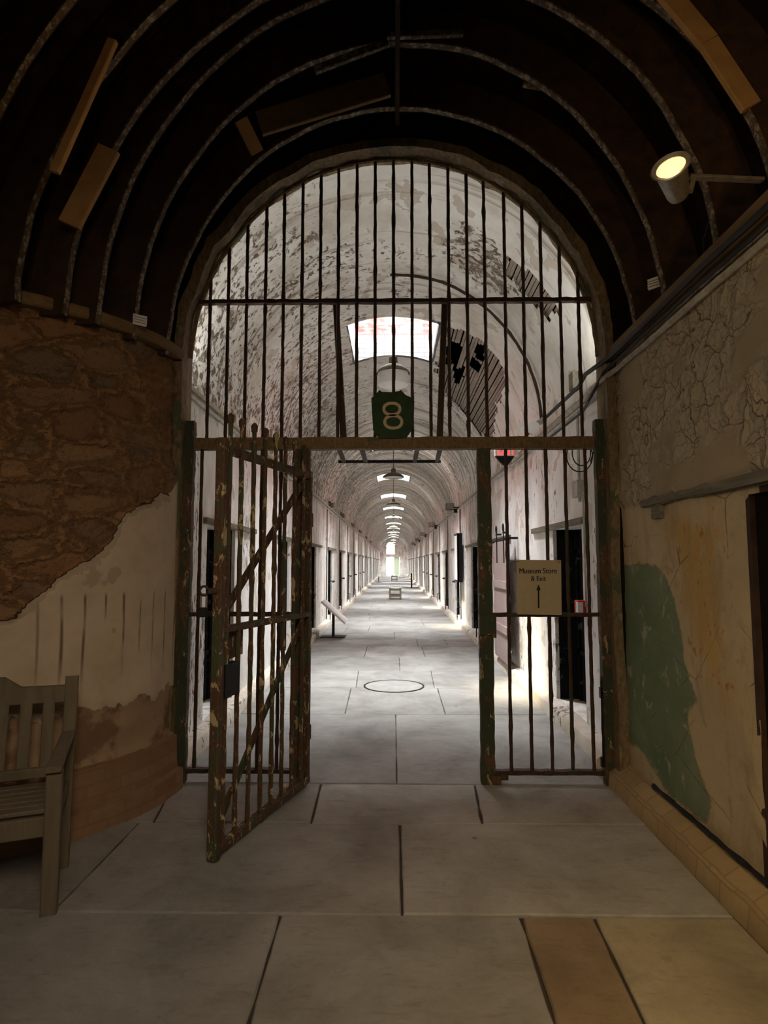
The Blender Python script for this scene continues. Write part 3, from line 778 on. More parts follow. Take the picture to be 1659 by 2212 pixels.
# --- vaulted hall roof: boarding and ribs
RZ = 2.90
RIBS = [  # y at left foot, y at right foot, left half width, right half width, rise
    (3.95, 3.88, 1.53, 1.60, 1.73), (3.66, 3.50, 1.63, 1.62, 1.90), (3.42, 3.00, 1.74, 1.68, 1.95), (3.28, 2.62, 1.86, 1.75, 1.85),
    (3.10, 2.20, 2.02, 1.80, 1.87), (2.95, 1.80, 2.28, 1.88, 1.98), (2.72, 1.35, 2.75, 1.95, 2.12)]
def ribpt(R, th, off=0.0, dy=0.0):     # th 0 = right foot, pi = left foot
    yl, yr, al, ar, b_ = R
    c, s_ = math.cos(th), math.sin(th)
    a_ = (ar if c > 0 else al) + off
    x = a_ * c; z = RZ + (b_ + off) * s_
    t = (ar - x) / (al + ar)
    return Vector((x, yr + (yl - yr) * t + dy, z))
rows_ = [(4.16, 4.16, 1.53, 1.60, 1.74)] + RIBS + [(2.3, 0.6, 3.4, 2.05, 2.3), (1.2, -1.0, 4.4, 2.4, 2.6), (-5, -5, 5.5, 4, 3.2)]
TH = [PI * (k / 60) * 1.10 - 0.05 * PI for k in range(61)]
Pc = np.zeros((len(rows_) * 3 - 2, len(TH), 3))
for i in range(Pc.shape[0]):
    a_ = i // 3; t = (i % 3) / 3; R0 = rows_[a_]; R1 = rows_[min(a_ + 1, len(rows_) - 1)]
    R = tuple(p * (1 - t) + q * t for p, q in zip(R0, R1))
    for k, th in enumerate(TH):
        p = ribpt(R, th, 0.24 + 0.02 * fbm(i * 3.1, th * 9))
        Pc[i, k] = p
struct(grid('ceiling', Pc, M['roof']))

rib_labels = [
    'arched timber rib closest to the iron grille, thin and flecked with limewash',
    'arched timber rib second from the iron grille, with a pale straight board nailed on',
    'long curved timber rib third from the iron grille, flecked lower edge',
    'wide brown curved rib fourth from the grille, with a pale repair board and facings coloured as lamplit',
    'orange-lit curved timber rib fifth from the iron grille',
    'curved timber rib sixth from the grille, pale flecks along its lower edge',
    'dark curved timber rib farthest from the grille, seen only at the frame corner']
for r, R in enumerate(RIBS):
    root = empty('roof_rib', (0, R[1], RZ))
    tag(root, rib_labels[r], 'roof rib', 'curved ribs of the dark hall roof')
    n = 46; vs, fs = [], []; ve, fe = [], []
    for k in range(n + 1):
        th = PI * k / n
        j = fbm(k * 0.35, r * 7.0) * 0.012
        for (off, dy) in ((j, -0.024), (j, 0.024), (0.23, 0.024), (0.23, -0.024)):
            vs.append(ribpt(R, th, off, dy) - root.location)
        e = fbm(k * 2.3, r * 5.0) * 0.006
        for (off, dy) in ((j - 0.006 + e, -0.026), (j - 0.006 + e, 0.012), (j + 0.006, 0.012), (j + 0.004 + e, -0.026)):
            ve.append(ribpt(R, th, off, dy) - root.location)
    for A, B in ((vs, fs), (ve, fe)):
        for k in range(n):
            for q in range(4): B.append((k * 4 + q, k * 4 + (q + 1) % 4, (k + 1) * 4 + (q + 1) % 4, (k + 1) * 4 + q))
        B.append((0, 1, 2, 3)); B.append((n * 4 + 3, n * 4 + 2, n * 4 + 1, n * 4))
    m1 = MB(); m1.v = [tuple(p) for p in vs]; m1.f = fs; m1.build('rib_plank', M['rib'], root)
    m2 = MB(); m2.v = [tuple(p) for p in ve]; m2.f = fe; m2.build('rib_edge', M['ribedge'], root)
    def board(p0, p1, yy, wid, mat, nm, thick=0.03):
        a = at(*p0, yy) - root.location; c = at(*p1, yy) - root.location
        q = MB(); q.bar(a, c, thick, wid, up=(0, 0, 1)); q.build(nm, mat, root)
    if r == 1:
        board((560, 268), (836, 183), 3.52, 0.16, M['plate'], 'nailed_board')
        board((836, 78), (1000, 72), 3.50, 0.04, M['ribedge'], 'short_batten')
        board((680, 152), (838, 92), 3.52, 0.05, M['ribedge'], 'short_batten')
    if r == 0:
        a = at(522, 262, 3.62); c = at(556, 328, 3.62)
        q = MB(); q.bar(at(520, 258, 3.72) - root.location, at(556, 330, 3.86) - root.location, 0.09, 0.05, up=(0, 1, 0)); q.build('spacer_block', M['newwood'], root)
        board((1130, 182), (1210, 196), 3.6, 0.03, M['ribedge'], 'short_batten')
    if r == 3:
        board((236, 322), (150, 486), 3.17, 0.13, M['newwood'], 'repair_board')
        board((1428, -30), (1530, 92), 2.62, 0.10, M['newwood'], 'lamplit_facing'); board((1530, 92), (1622, 232), 2.61, 0.095, M['newwood'], 'lamplit_facing')  # added facings whose pale orange paints lamplight onto the rib
    if r == 4:
        board((244, 88), (118, 372), 2.86, 0.05, M['newwood'], 'edge_batten')
# ridge batten tying the ribs
mb = MB()
top = [ribpt(R, PI / 2, -0.0) for R in RIBS[:3]]
mb.bar((0.03, 3.98, RZ + 1.66), (0.03, 3.86, RZ + 1.76), 0.03, 0.03)
mb.bar((0.03, 3.90, RZ + 1.74), (0.03, 3.2, RZ + 1.97), 0.03, 0.03)
o = mb.build('ridge_batten', M['rib']); tag(o, 'thin dark batten running along the crown of the timber roof', 'batten')

# --- corridor: vault with skylights, walls, kerbs, cells
lath1 = [atvault(*p) for p in [(1096, 558), (1129, 577), (1162, 607), (1194, 639), (1212, 682), (1188, 690), (1165, 665), (1126, 636), (1103, 600)]]
lath2 = [atvault(*p) for p in [(968, 706), (1012, 718), (1050, 744), (1084, 786), (1094, 830), (1076, 868), (1062, 946), (1040, 944), (1002, 892), (962, 852), (940, 796), (956, 740)]]
th = np.concatenate([np.linspace(0, 69.6, 45), np.linspace(69.6, 110.4, 27)[1:], np.linspace(110.4, 180, 45)[1:]]) * PI / 180
sky = [(q, q + SKYLEN) for q in SKYY]
yv = [WB]
marks = sorted([q for s_ in sky for q in s_] + [CEND])
for mk in marks:
    while True:
        st_ = 0.06 if yv[-1] < 13 else (0.25 if yv[-1] < 30 else 0.7)
        if yv[-1] + st_ * 1.4 >= mk: yv.append(mk); break
        yv.append(yv[-1] + st_)
yv = np.array(yv)
TT, YY = np.meshgrid(th, yv, indexing='ij')
RR = np.full(TT.shape, VR)
nz = np.zeros(TT.shape)
for i in range(TT.shape[0]):
    for j in range(TT.shape[1]):
        nz[i, j] = fbm(TT[i, j] * 3, YY[i, j] * 0.9, 5.5)
RR = RR + nz * 0.012
l1 = sdf(TT, YY, lath1) * 1.6; l2 = sdf(TT, YY, lath2) * 1.6
Pv = np.stack([RR * np.cos(TT), YY, VZ + RR * np.sin(TT)], -1)
uvv = np.stack([TT * VR, YY, np.zeros_like(YY)], -1)
left = np.clip((np.degrees(TT) - 95) / 60, 0, 1)
dens = left * np.clip(1.2 - 0.02 * YY, 0.2, 1) + 0.35 * np.clip((YY - 9) / 8, 0, 1) - 0.9 * np.clip((6.0 - YY) / 1.2, 0, 1) * np.clip((115 - np.degrees(TT)) / 25, 0, 1)
spot1 = [atvault(*p) for p in [(965, 490), (1000, 480), (1065, 510), (1120, 580), (1140, 650), (1090, 640), (1020, 600), (970, 560)]]
dens += 1.6 * np.clip(0.5 + sdf(TT, YY, spot1) / 0.15, 0, 1)
qt = (TT[:-1, :-1] + TT[1:, 1:]) / 2; qy = (YY[:-1, :-1] + YY[1:, 1:]) / 2
keep = np.ones(qt.shape, bool)
for a, c in sky: keep &= ~((qy > a) & (qy < c) & (np.degrees(qt) > 69.6) & (np.degrees(qt) < 110.4))
rag1 = np.zeros(qt.shape)
for poly in (lath1, lath2):
    dd = sdf(qt, qy, poly)
    sel = dd > -0.3
    for i, j in zip(*np.where(sel)):
        if dd[i, j] + fbm(qt[i, j] * 12, qy[i, j] * 5, 8) * 0.05 > 0: keep[i, j] = False
vault = struct(grid('ceiling_corridor', Pv, M['vault'], {'uvw': uvv, 'dens': dens, 'ring': np.clip((YY - 9) / 6, 0, 1)}, keep, flip=True))
# bare laths where the plaster has fallen
def laths(poly, holes, name):
    ts = [p[0] for p in poly]; ysx = [p[1] for p in poly]
    mb = MB(); dth = 0.034 / VR * 1.25
    t = min(ts) - 0.05
    while t < max(ts) + 0.05:
        run = None; y_ = min(ysx) - 0.35
        segs = []
        while y_ < max(ysx) + 0.4:
            dd = float(sdf(np.array([[t]]), np.array([[y_]]), poly)[0, 0])
            inside = dd > -0.10
            for hp in holes:
                if float(sdf(np.array([[t]]), np.array([[y_]]), hp)[0, 0]) > 0: inside = False
            if inside and run is None: run = y_
            if (not inside) and run is not None: segs.append((run, y_)); run = None
            y_ += 0.05
        if run is not None: segs.append((run, y_))
        for a, c in segs:
            r_ = VR + 0.022 + random.uniform(-0.003, 0.006); j = random.uniform(-0.004, 0.004)
            p = Vector((r_ * math.cos(t + j), a, VZ + r_ * math.sin(t + j))); q = Vector((r_ * math.cos(t + j), c, VZ + r_ * math.sin(t + j)))
            mb.bar(p, q, 0.034, 0.008, up=(math.cos(t), 0, math.sin(t)))
        t += dth
    return struct(mb.build(name, M['lath'], vault))
holes = [[atvault(*p) for p in ps] for ps in (
    [(972, 738), (983, 742), (980, 760), (968, 790), (962, 790), (962, 760)],
    [(988, 742), (996, 748), (984, 796), (976, 800), (976, 780)],
    [(1026, 742), (1048, 750), (1042, 786), (1024, 772)], [(1018, 772), (1040, 790), (1030, 806), (1012, 790)],
    [(978, 800), (1002, 792), (1000, 815), (984, 835), (980, 826)])]
laths(lath1, [], 'exposed_lath'); laths(lath2, holes, 'exposed_lath')

# skylight wells of white painted brick
for k, (a, c) in enumerate(sky):
    mb = MB(); hw = SKYHW; zt = WELLTOP; zl = VZ + math.sqrt(VR ** 2 - hw ** 2) - 0.01
    mb.box(-hw - 0.08, -hw, a, c, zl, zt); mb.box(hw, hw + 0.08, a, c, zl, zt)
    xs = [-hw - 0.08 + (2 * hw + 0.16) * i / 12 for i in range(13)]
    for yy, y2 in ((a - 0.08, a), (c, c + 0.08)):
        for i in range(12):
            z0 = VZ + math.sqrt(VR ** 2 - xs[i] ** 2) + 0.004; z1 = VZ + math.sqrt(VR ** 2 - xs[i + 1] ** 2) + 0.004
            mb.add([(xs[i], yy, z0), (xs[i + 1], yy, z1), (xs[i + 1], yy, zt), (xs[i], yy, zt), (xs[i], y2, z0), (xs[i + 1], y2, z1), (xs[i + 1], y2, zt), (xs[i], y2, zt)],
                   [(0, 1, 2, 3), (4, 7, 6, 5), (0, 4, 5, 1)])
    struct(mb.build('window_%d' % (k + 2), M['wbrick']))
# added roof shell keeping sky light out of the space above the vault
mb = MB(); cur = WB - 0.2
for a, c in sky:
    mb.box(-2.6, 2.6, cur, a - 0.04, WELLTOP - 0.02, WELLTOP + 0.05); mb.box(-2.6, -SKYHW - 0.04, a - 0.04, c + 0.04, WELLTOP - 0.02, WELLTOP + 0.05); mb.box(SKYHW + 0.04, 2.6, a - 0.04, c + 0.04, WELLTOP - 0.02, WELLTOP + 0.05)
    cur = c + 0.04
mb.box(-2.6, 2.6, cur, CEND + 0.3, WELLTOP - 0.02, WELLTOP + 0.05)
mb.box(-2.65, -2.6, WB - 0.2, CEND + 0.3, 0, WELLTOP); mb.box(2.6, 2.65, WB - 0.2, CEND + 0.3, 0, WELLTOP)
struct(mb.build('ceiling_light_shell', M['void']))
# crack / metal arch near the gate
mb = MB(); mb.tube([((VR - 0.05) * math.cos(t), 6.12 + 0.25 * max(0, (1.2 - t)) , VZ + (VR - 0.05) * math.sin(t)) for t in np.linspace(0.05, PI / 2 + 0.02, 40)], 0.017, 6, 0.25)
o = mb.build('arched_conduit', M['bar']); tag(o, 'thin rusty pipe bent round the vault from its crown to the cornice', 'pipe')

# walls with door recesses
CW = 1.65
NP, P0, PS, PW, PZ0, PZ1 = 21, 5.3, 3.3, 0.95, 0.13, 1.84
zc = VZ + 0.02
door_n = 2
for s in (-1, 1):
    mb = MB(); X = s * CW
    def quad(y0, y1, z0, z1, x0=None, x1=None):
        x0 = X if x0 is None else x0; x1 = X if x1 is None else x1
        mb.add([(x0, y0, z0), (x1, y1, z0), (x1, y1, z1), (x0, y0, z1)], [(0, 1, 2, 3)])
    cur = WB
    for k in range(NP):
        y0 = P0 + PS * k; y1 = y0 + PW
        quad(cur, y0, 0, zc); quad(y0, y1, 0, PZ0); quad(y0, y1, PZ1, zc)
        D = s * (CW + 0.30)
        XI = X + s * 0.035
        quad(y0, y0, PZ0, PZ1, X, XI); quad(y1, y1, PZ0, PZ1, X, XI)
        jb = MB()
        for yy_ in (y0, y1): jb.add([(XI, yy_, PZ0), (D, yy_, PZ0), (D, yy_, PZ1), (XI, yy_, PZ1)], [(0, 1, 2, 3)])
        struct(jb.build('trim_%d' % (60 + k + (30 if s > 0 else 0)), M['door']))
        mb.add([(X, y0, PZ1), (X, y1, PZ1), (D, y1, PZ1), (D, y0, PZ1)], [(0, 1, 2, 3)])
        mb.add([(X, y0, PZ0), (X, y1, PZ0), (D, y1, PZ0), (D, y0, PZ0)], [(0, 1, 2, 3)])
        cur = y1
    quad(cur, CEND, 0, zc)
    wc = struct(mb.build('wall_corridor_%s' % ('left' if s < 0 else 'right'), M['cwall']))
    # kerb
    yk = np.concatenate([np.arange(WB - 0.02, 14, 0.08), np.arange(14, CEND, 1.0), [CEND]])
    prof = [(CW + 0.02, 0.135), (CW - 0.03, 0.13), (CW - 0.10, 0.115), (CW - 0.115, 0.10), (CW - 0.125, -0.01)]
    Pk = np.zeros((len(yk), len(prof), 3))
    for i, yy in enumerate(yk):
        for q, (x_, z_) in enumerate(prof):
            jj = fbm(yy * 4, q * 1.7, 2 + s) * 0.012
            Pk[i, q] = (s * (x_ + jj), yy, z_ + (jj * 0.5 if z_ > 0 else 0))
    struct(grid('baseboard_corridor_%s' % ('left' if s < 0 else 'right'), Pk, M['sill'], flip=s > 0))
    for k in range(NP):
        y0 = P0 + PS * k; y1 = y0 + PW
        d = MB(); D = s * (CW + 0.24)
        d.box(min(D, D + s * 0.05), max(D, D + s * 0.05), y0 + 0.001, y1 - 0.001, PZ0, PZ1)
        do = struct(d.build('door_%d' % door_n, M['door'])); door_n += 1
        fr = MB(); D2 = s * (CW + 0.215)
        for zz in (PZ0 + 0.45, PZ0 + 0.95, PZ1 - 0.25): fr.box(min(D2, D), max(D2, D), y0 + 0.01, y1 - 0.01, zz, zz + 0.05)
        fr.box(min(D2, D), max(D2, D), y0 + 0.01, y0 + 0.08, PZ0, PZ1); fr.box(min(D2, D), max(D2, D), y1 - 0.08, y1 - 0.01, PZ0, PZ1)
        fr.build('door_frame', M['door'], do)
        li = MB(); xa = s * (CW - 0.035); li.box(min(xa, X), max(xa, X), y0 - 0.12, y1 + 0.85, PZ1 + 0.0, PZ1 + 0.055)
        struct(li.build('trim_%d' % (door_n + 10), M['lintel'], do))
# arched end wall with a bright doorway and fanlight
mb = MB()
E = CEND - 0.05
def eq(x0, x1, z0, z1): mb.box(x0, x1, E, E + 0.3, z0, z1)
eq(-1.8, -0.85, -0.02, 5); eq(0.75, 1.8, -0.02, 5); eq(-0.85, 0.75, 2.2, 2.5); eq(0.15, 0.75, 2.5, 5)
for k in range(12):
    x0 = -0.85 + k / 12.0; xm = (x0 + 1 / 24 + 0.35) / 0.5
    eq(x0, x0 + 1 / 12, 3.55 + 0.5 * math.sqrt(max(0, 1 - xm * xm)), 5)
struct(mb.build('wall_end', M['cwall']))
mb = MB(); mb.box(0.05, 0.72, E + 0.1, E + 0.14, 0.02, 2.2)
o = struct(mb.build('door_end', plain('pale_green_door', (0.55, 0.66, 0.45), 0.7)))
mb = MB(); mb.box(-0.85, 0.15, E + 0.1, E + 0.14, 2.5, 2.56); mb.box(-0.37, -0.32, E + 0.1, E + 0.14, 2.5, 4.05); mb.box(-0.85, 0.15, E + 0.1, E + 0.14, 3.4, 3.45)
struct(mb.build('window_1', M['plastergrey']))

# =================================================================== THE IRON GRILLE
def g(px, py): return at(px, py, G)
ZB0, ZB1 = g(850, 971).z, g(850, 946).z          # cross beam
ZR = g(850, 651).z                               # light rail in the lunette
ZM, ZL = g(1200, 1327).z, g(1200, 1668).z        # side-light rails
grille = empty('iron_grille', (0, G, 0))
tag(grille, 'tall arched grille of rusty iron bars closing the vaulted opening', 'grille')
def part(mb, nm, mat, root, smooth=False):
    o = mb.build(nm, mat, root, smooth)
    o.matrix_parent_inverse = Matrix.Identity(4)
    me_ = o.data
    inv = Matrix.Translation(-root.location) if not root.rotation_euler.z else (Matrix.Translation(root.location) @ Matrix.Rotation(root.rotation_euler.z, 4, 'Z')).inverted()
    me_.transform(inv)
    return o
for i in range(21):
    px = 450 + i * 40.05
    x0 = g(px + (3 if i > 15 else 0), 800).x
    top = arch_z(x0) - 0.015
    m1 = MB(); rough_bar(m1, (x0, G, ZB1 - 0.01), (x0 + random.uniform(-0.004, 0.004), G, top), 0.0125)
    part(m1, 'bar', M['bar'], grille, True)
for xa in (436, 479.5, 522.5, 565.5, 607, 1093.5, 1136, 1178.5, 1221, 1264.5):
    x0 = g(xa, 1000).x
    m1 = MB(); rough_bar(m1, (x0, G, ZL), (x0 + random.uniform(-0.003, 0.003), G, ZB0 + 0.01), 0.0125)
    part(m1, 'bar', M['bar'], grille, True)
def hb(nm, z0, z1, x0, x1, t, mat, y=G, jit=0.004):
    m1 = MB(); n = int((x1 - x0) / 0.05); 
    pts = []
    vs, fs = [], []
    for k in range(n + 1):
        x = x0 + (x1 - x0) * k / n; a = random.uniform(-jit, jit) * 0.6; c = random.uniform(-jit, jit)
        vs += [(x, y - t / 2 + c * 0.3, z0 + a), (x, y + t / 2, z0 + a), (x, y + t / 2, z1 + c), (x, y - t / 2 + c * 0.3, z1 + c)]
    for k in range(n):
        for q in range(4): fs.append((k * 4 + q, k * 4 + (q + 1) % 4, k * 4 + 4 + (q + 1) % 4, k * 4 + 4 + q))
    fs += [(0, 1, 2, 3), (4 * n + 3, 4 * n + 2, 4 * n + 1, 4 * n)]
    m1.v = vs; m1.f = fs
    return part(m1, nm, mat, grille)
hb('cross_beam', ZB0, ZB1, -1.49, 1.49, 0.07, M['beam'])
hb('light_rail', ZR - 0.014, ZR + 0.014, -1.46, 1.46, 0.045, M['bar'])
XPR0, XPR1 = g(1034, 1300).x, g(1063, 1300).x
XPL0, XPL1 = g(637, 1300).x, g(667, 1300).x
for a, c in ((-1.47, XPL0), (XPR1, 1.47)):
    hb('side_rail', ZM - 0.016, ZM + 0.012, a, c, 0.04, M['bar'])
    hb('bottom_rail', ZL - 0.014, ZL + 0.014, a, c, 0.05, M['bar'])
def vpost(nm, x0, x1, y0, y1, z0, z1, mat, root=grille, jit=0.003):
    m1 = MB(); n = int((z1 - z0) / 0.06); vs, fs = [], []
    for k in range(n + 1):
        z = z0 + (z1 - z0) * k / n; a, c = random.uniform(-jit, jit), random.uniform(-jit, jit)
        vs += [(x0 + a, y0 + c, z), (x1 + c, y0 + a, z), (x1 + c, y1, z), (x0 + a, y1, z)]
    for k in range(n):
        for q in range(4): fs.append((k * 4 + q, k * 4 + (q + 1) % 4, k * 4 + 4 + (q + 1) % 4, k * 4 + 4 + q))
    fs += [(0, 1, 2, 3), (4 * n + 3, 4 * n + 2, 4 * n + 1, 4 * n)]
    m1.v = vs; m1.f = fs
    return part(m1, nm, mat, root)
for x0, x1 in ((XPL0, XPL1), (XPR0, XPR1)):
    vpost('post', x0, x1, G - 0.03, G + 0.03, 0.0, ZB0 + 0.01, M['post'])
vpost('frame_jamb', -1.50, -1.43, G - 0.05, G + 0.01, 0.0, ZB1 + 0.12, M['post'])
vpost('frame_jamb', 1.43, 1.50, G - 0.05, G + 0.01, 0.0, ZB1 + 0.12, M['post'])
m1 = MB(); m1.box(XPR0 + 0.005, XPR1 + 0.035, G - 0.045, G + 0.035, 0.0, 0.06); part(m1, 'post_foot', M['post'], grille)
m1 = MB(); m1.box(XPR1, XPR1 + 0.09, G - 0.02, G + 0.02, ZL - 0.05, ZL - 0.014); part(m1, 'rail_bracket', M['post'], grille); m1 = MB()
m1.box(XPR1 - 0.004, XPR1 + 0.02, G - 0.04, G - 0.01, ZM - 0.16, ZM - 0.13); m1.box(XPR0 - 0.0, XPR1 + 0.02, G - 0.045, G - 0.03, ZM - 0.14, ZM + 0.0)
part(m1, 'hinge_strap', M['post'], grille)
# the inner half-arch strap that carries the bars
m1 = MB(); m1.tube([((AW - 0.02) * math.cos(t), G, AZ + (AH - 0.02) * math.sin(t)) for t in np.linspace(0.02, PI - 0.02, 60)], 0.016, 6, 0.2)
part(m1, 'arch_strap', M['reveal'], grille, True)

# --- hanging iron frame behind the cross beam
hang = empty('hanging_iron_frame', (0, G + 0.1, 0))
tag(hang, 'dark iron frame hung behind the cross beam over the gateway', 'frame')
H0, H1 = g(724, 650), g(742, 945); H2, H3 = g(962, 650), g(950, 945)
for a, c in ((H0, H1), (H2, H3)):
    m1 = MB(); m1.bar((a.x, G + 0.06, a.z), (c.x, G + 0.06, ZB0 + 0.02), 0.045, 0.03, up=(0, 1, 0)); part(m1, 'hanger', M['bar'], hang)
YF = 5.1
zf = at(850, 997, YF).z
for pa, pc in ((726, 743), (776, 790), (904, 896), (955, 944)):
    m1 = MB(); m1.bar((g(pa, 972).x, G + 0.05, zf), (at(pc, 997, YF).x, YF, zf), 0.035, 0.02); part(m1, 'side_bar', M['bar'], hang)
m1 = MB(); m1.bar((at(731, 997, YF).x, YF, zf), (at(952, 997, YF).x, YF, zf), 0.03, 0.025); part(m1, 'far_bar', M['black'], hang)

# --- swinging leaf, standing open towards the hall
Hg = Vector((-0.590, 4.205, 0)); Ng = Vector((-0.918, 3.14, 0))
LD = (Ng - Hg).normalized(); LN = Vector((-LD.y, LD.x, 0)); LW = (Ng - Hg).length
gate = empty('gate_leaf', Hg)
tag(gate, 'open gate leaf of spear-topped iron bars with crossing diagonal braces', 'gate')
def L(u, z, o=0.0): return Hg + LD * u + LN * o + Vector((0, 0, z))
def lu(px, z0=1.2):           # distance along the leaf where the sight line of column px meets it
    d = ray(px, 1216); # solve Hg + LD*u parallel to (d.x,d.y)
    return (Hg.x * d.y - Hg.y * d.x) / (LD.y * d.x - LD.x * d.y)
ZG0, ZG1, ZGM = 0.045, 2.13, 1.15
def lbar(nm, a, c, w_, t_, mat=M['leaf'], up=None):
    m1 = MB(); m1.bar(a, c, w_, t_, up=up or (LN.x, LN.y, 0)); return part(m1, nm, mat, gate)
lbar('outer_stile', L(LW - 0.02, 0.01), L(LW - 0.02, ZG1 + 0.03), 0.05, 0.055)
lbar('hinge_stile', L(0.01, 0.03), L(0.01, ZG1 + 0.01), 0.04, 0.04)
lbar('top_rail', L(0, ZG1 - 0.02), L(LW - 0.03, ZG1 - 0.02), 0.05, 0.035)
lbar('middle_rail', L(0, ZGM), L(LW - 0.03, ZGM), 0.035, 0.05)
lbar('bottom_rail', L(0, ZG0), L(LW - 0.03, ZG0), 0.05, 0.05)
spx = [484, 513.5, 540.5, 565.5, 588.5, 610, 631, 651]
for i, px in enumerate(spx):
    u = lu(px) if i else LW - 0.075
    m1 = MB(); rough_bar(m1, L(u, ZG0, 0.012), L(u, 2.27, 0.012), 0.0135)
    m1.lathe([(0.0, -0.02), (0.0185, -0.014), (0.0205, 0.022), (0.013, 0.034), (0.0, 0.042)], L(u, 2.275, 0.012), 6)
    part(m1, 'spear_bar', M['leaf'], gate, True)
lbar('diagonal_brace', L(0.02, ZG1 - 0.04, -0.028), L(LW - 0.05, ZGM + 0.03, -0.028), 0.055, 0.012)
lbar('diagonal_brace', L(0.02, ZGM - 0.03, -0.028), L(LW - 0.06, ZG0 + 0.06, -0.028), 0.055, 0.012)
m1 = MB(); m1.prism([L(LW - 0.30, ZGM - 0.02, -0.03), L(LW - 0.045, ZGM - 0.02, -0.03), L(LW - 0.045, 0.97, -0.03), L(LW - 0.30, 0.99, -0.03)], LN * 0.008)
lp = part(m1, 'lock_plate', M['leaf'], gate)
for uu in (LW - 0.10, LW - 0.26):
    m1 = MB(); m1.lathe([(0, 0), (0.011, 0.001), (0.010, 0.006), (0, 0.008)], L(uu, 1.08, -0.03), 8, axis=-LN); part(m1, 'rivet', M['black'], gate)
m1 = MB(); m1.prism([L(LW - 0.19, 0.97, -0.02), L(LW - 0.05, 0.97, -0.02), L(LW - 0.05, 0.80, -0.02), L(LW - 0.19, 0.80, -0.02)], LN * 0.05)
part(m1, 'lock_box', M['black'], gate)
# hasp reaching past the outer stile
m1 = MB(); hz = 1.355
m1.bar(L(LW - 0.01, hz), L(LW + 0.015, hz) + Vector((-0.04, 0, 0)), 0.03, 0.03)
c0 = L(LW + 0.005, hz) + Vector((-0.065, 0, 0))
m1.tube([c0 + Vector((0.022 * math.cos(t), 0, 0.024 * math.sin(t))) for t in np.linspace(0.4, 2 * PI - 0.4, 12)], 0.007, 6)
part(m1, 'hasp', M['bar'], gate, True)
for zz in (0.35, 1.8):
    m1 = MB(); m1.lathe([(0.018, -0.05), (0.022, -0.045), (0.022, 0.045), (0.018, 0.05)], L(-0.012, zz), 10); part(m1, 'hinge', M['bar'], gate)
pad = empty('padlock', c0 + Vector((0, 0, -0.08)))
tag(pad, 'small dark padlock hanging from the hasp of the open gate', 'padlock')
m1 = MB(); m1.bar(c0 + Vector((0, 0, -0.135)), c0 + Vector((0, 0, -0.085)), 0.045, 0.022, up=(0, 1, 0), ch=0.005); part(m1, 'lock_body', M['black'], pad)
m1 = MB(); m1.tube([c0 + Vector((-0.015, 0, -0.09)), c0 + Vector((-0.015, 0, -0.035))] + [c0 + Vector((0.015 * math.cos(t), 0, -0.03 + 0.015 * math.sin(t))) for t in np.linspace(PI, 0, 8)] + [c0 + Vector((0.015, 0, -0.09))], 0.004, 6)
part(m1, 'shackle', M['zinc'], pad, True)

# --- drop bolt on the right frame
bx = g(1299, 1500).x
m1 = MB(); m1.tube([(bx, G - 0.03, g(1300, 1650).z), (bx, G - 0.03, g(1300, 1505).z), (bx, G - 0.03, g(1300, 1480).z), (bx, G - 0.03, g(1300, 1459).z)], [0.014, 0.015, 0.017, 0.008], 8); part(m1, 'drop_bolt', M['black'], grille, True)
zb_ = g(1300, 1493).z
m1 = MB(); m1.bar((bx - 0.018, G - 0.03, zb_), (1.47, G - 0.03, zb_), 0.03, 0.02); m1.box(bx - 0.02, bx + 0.02, G - 0.045, G - 0.012, zb_ - 0.04, zb_ + 0.03)
zz = g(1300, 1650).z; part(m1, 'bolt_keeper', M['black'], grille); m1 = MB(); m1.box(bx - 0.025, bx + 0.005, G - 0.045, G - 0.015, zz - 0.01, zz + 0.05); part(m1, 'bolt_socket', M['black'], grille)

# --- number shield
def ringpx(cx, cy, rx, ry, wpx, y, dep, n=36, sq=1.0):
    vs, fs = [], []
    for k in range(n):
        a = 2 * PI * k / n; c_, s_ = math.cos(a), math.sin(a)
        c_ = math.copysign(abs(c_) ** sq, c_); s_ = math.copysign(abs(s_) ** sq, s_)
        for e in (0, -wpx):
            p = at(cx + (rx + e) * c_, cy + (ry + e) * s_, y)
            vs += [tuple(p), (p.x, p.y - dep, p.z)]
    for k in range(n):
        a = k * 4; b_ = ((k + 1) % n) * 4
        fs += [(a + 1, b_ + 1, b_ + 3, a + 3), (a, a + 1, b_ + 1, b_)[::-1], (a + 2, b_ + 2, b_ + 3, a + 3)[::-1]]
    return vs, fs
sp = [(802, 860), (812, 851), (820, 842), (824, 846), (845, 847), (862, 845), (866, 842), (876, 853), (887, 858), (892, 859), (892, 925), (884, 937), (878, 946), (820, 948), (811, 938), (806, 930)]
YS = G - 0.045
sh = empty('number_sign', at(848, 895, YS)); tag(sh, 'dark green shield-shaped sign with a tan numeral 8 on the grille', 'sign')
m1 = MB(); m1.prism([at(px, py, YS) for px, py in sp], (0, 0.008, 0)); part(m1, 'shield', M['shield'], sh)
m1 = MB()
for a in ((846.5, 883.5, 20.5, 15.5, 6.3), (849.5, 911.5, 21.5, 16.5, 6.3)):
    v_, f_ = ringpx(*a, YS - 0.001, 0.003, sq=0.9); m1.add(v_, f_)
part(m1, 'numeral', M['tan'], sh)

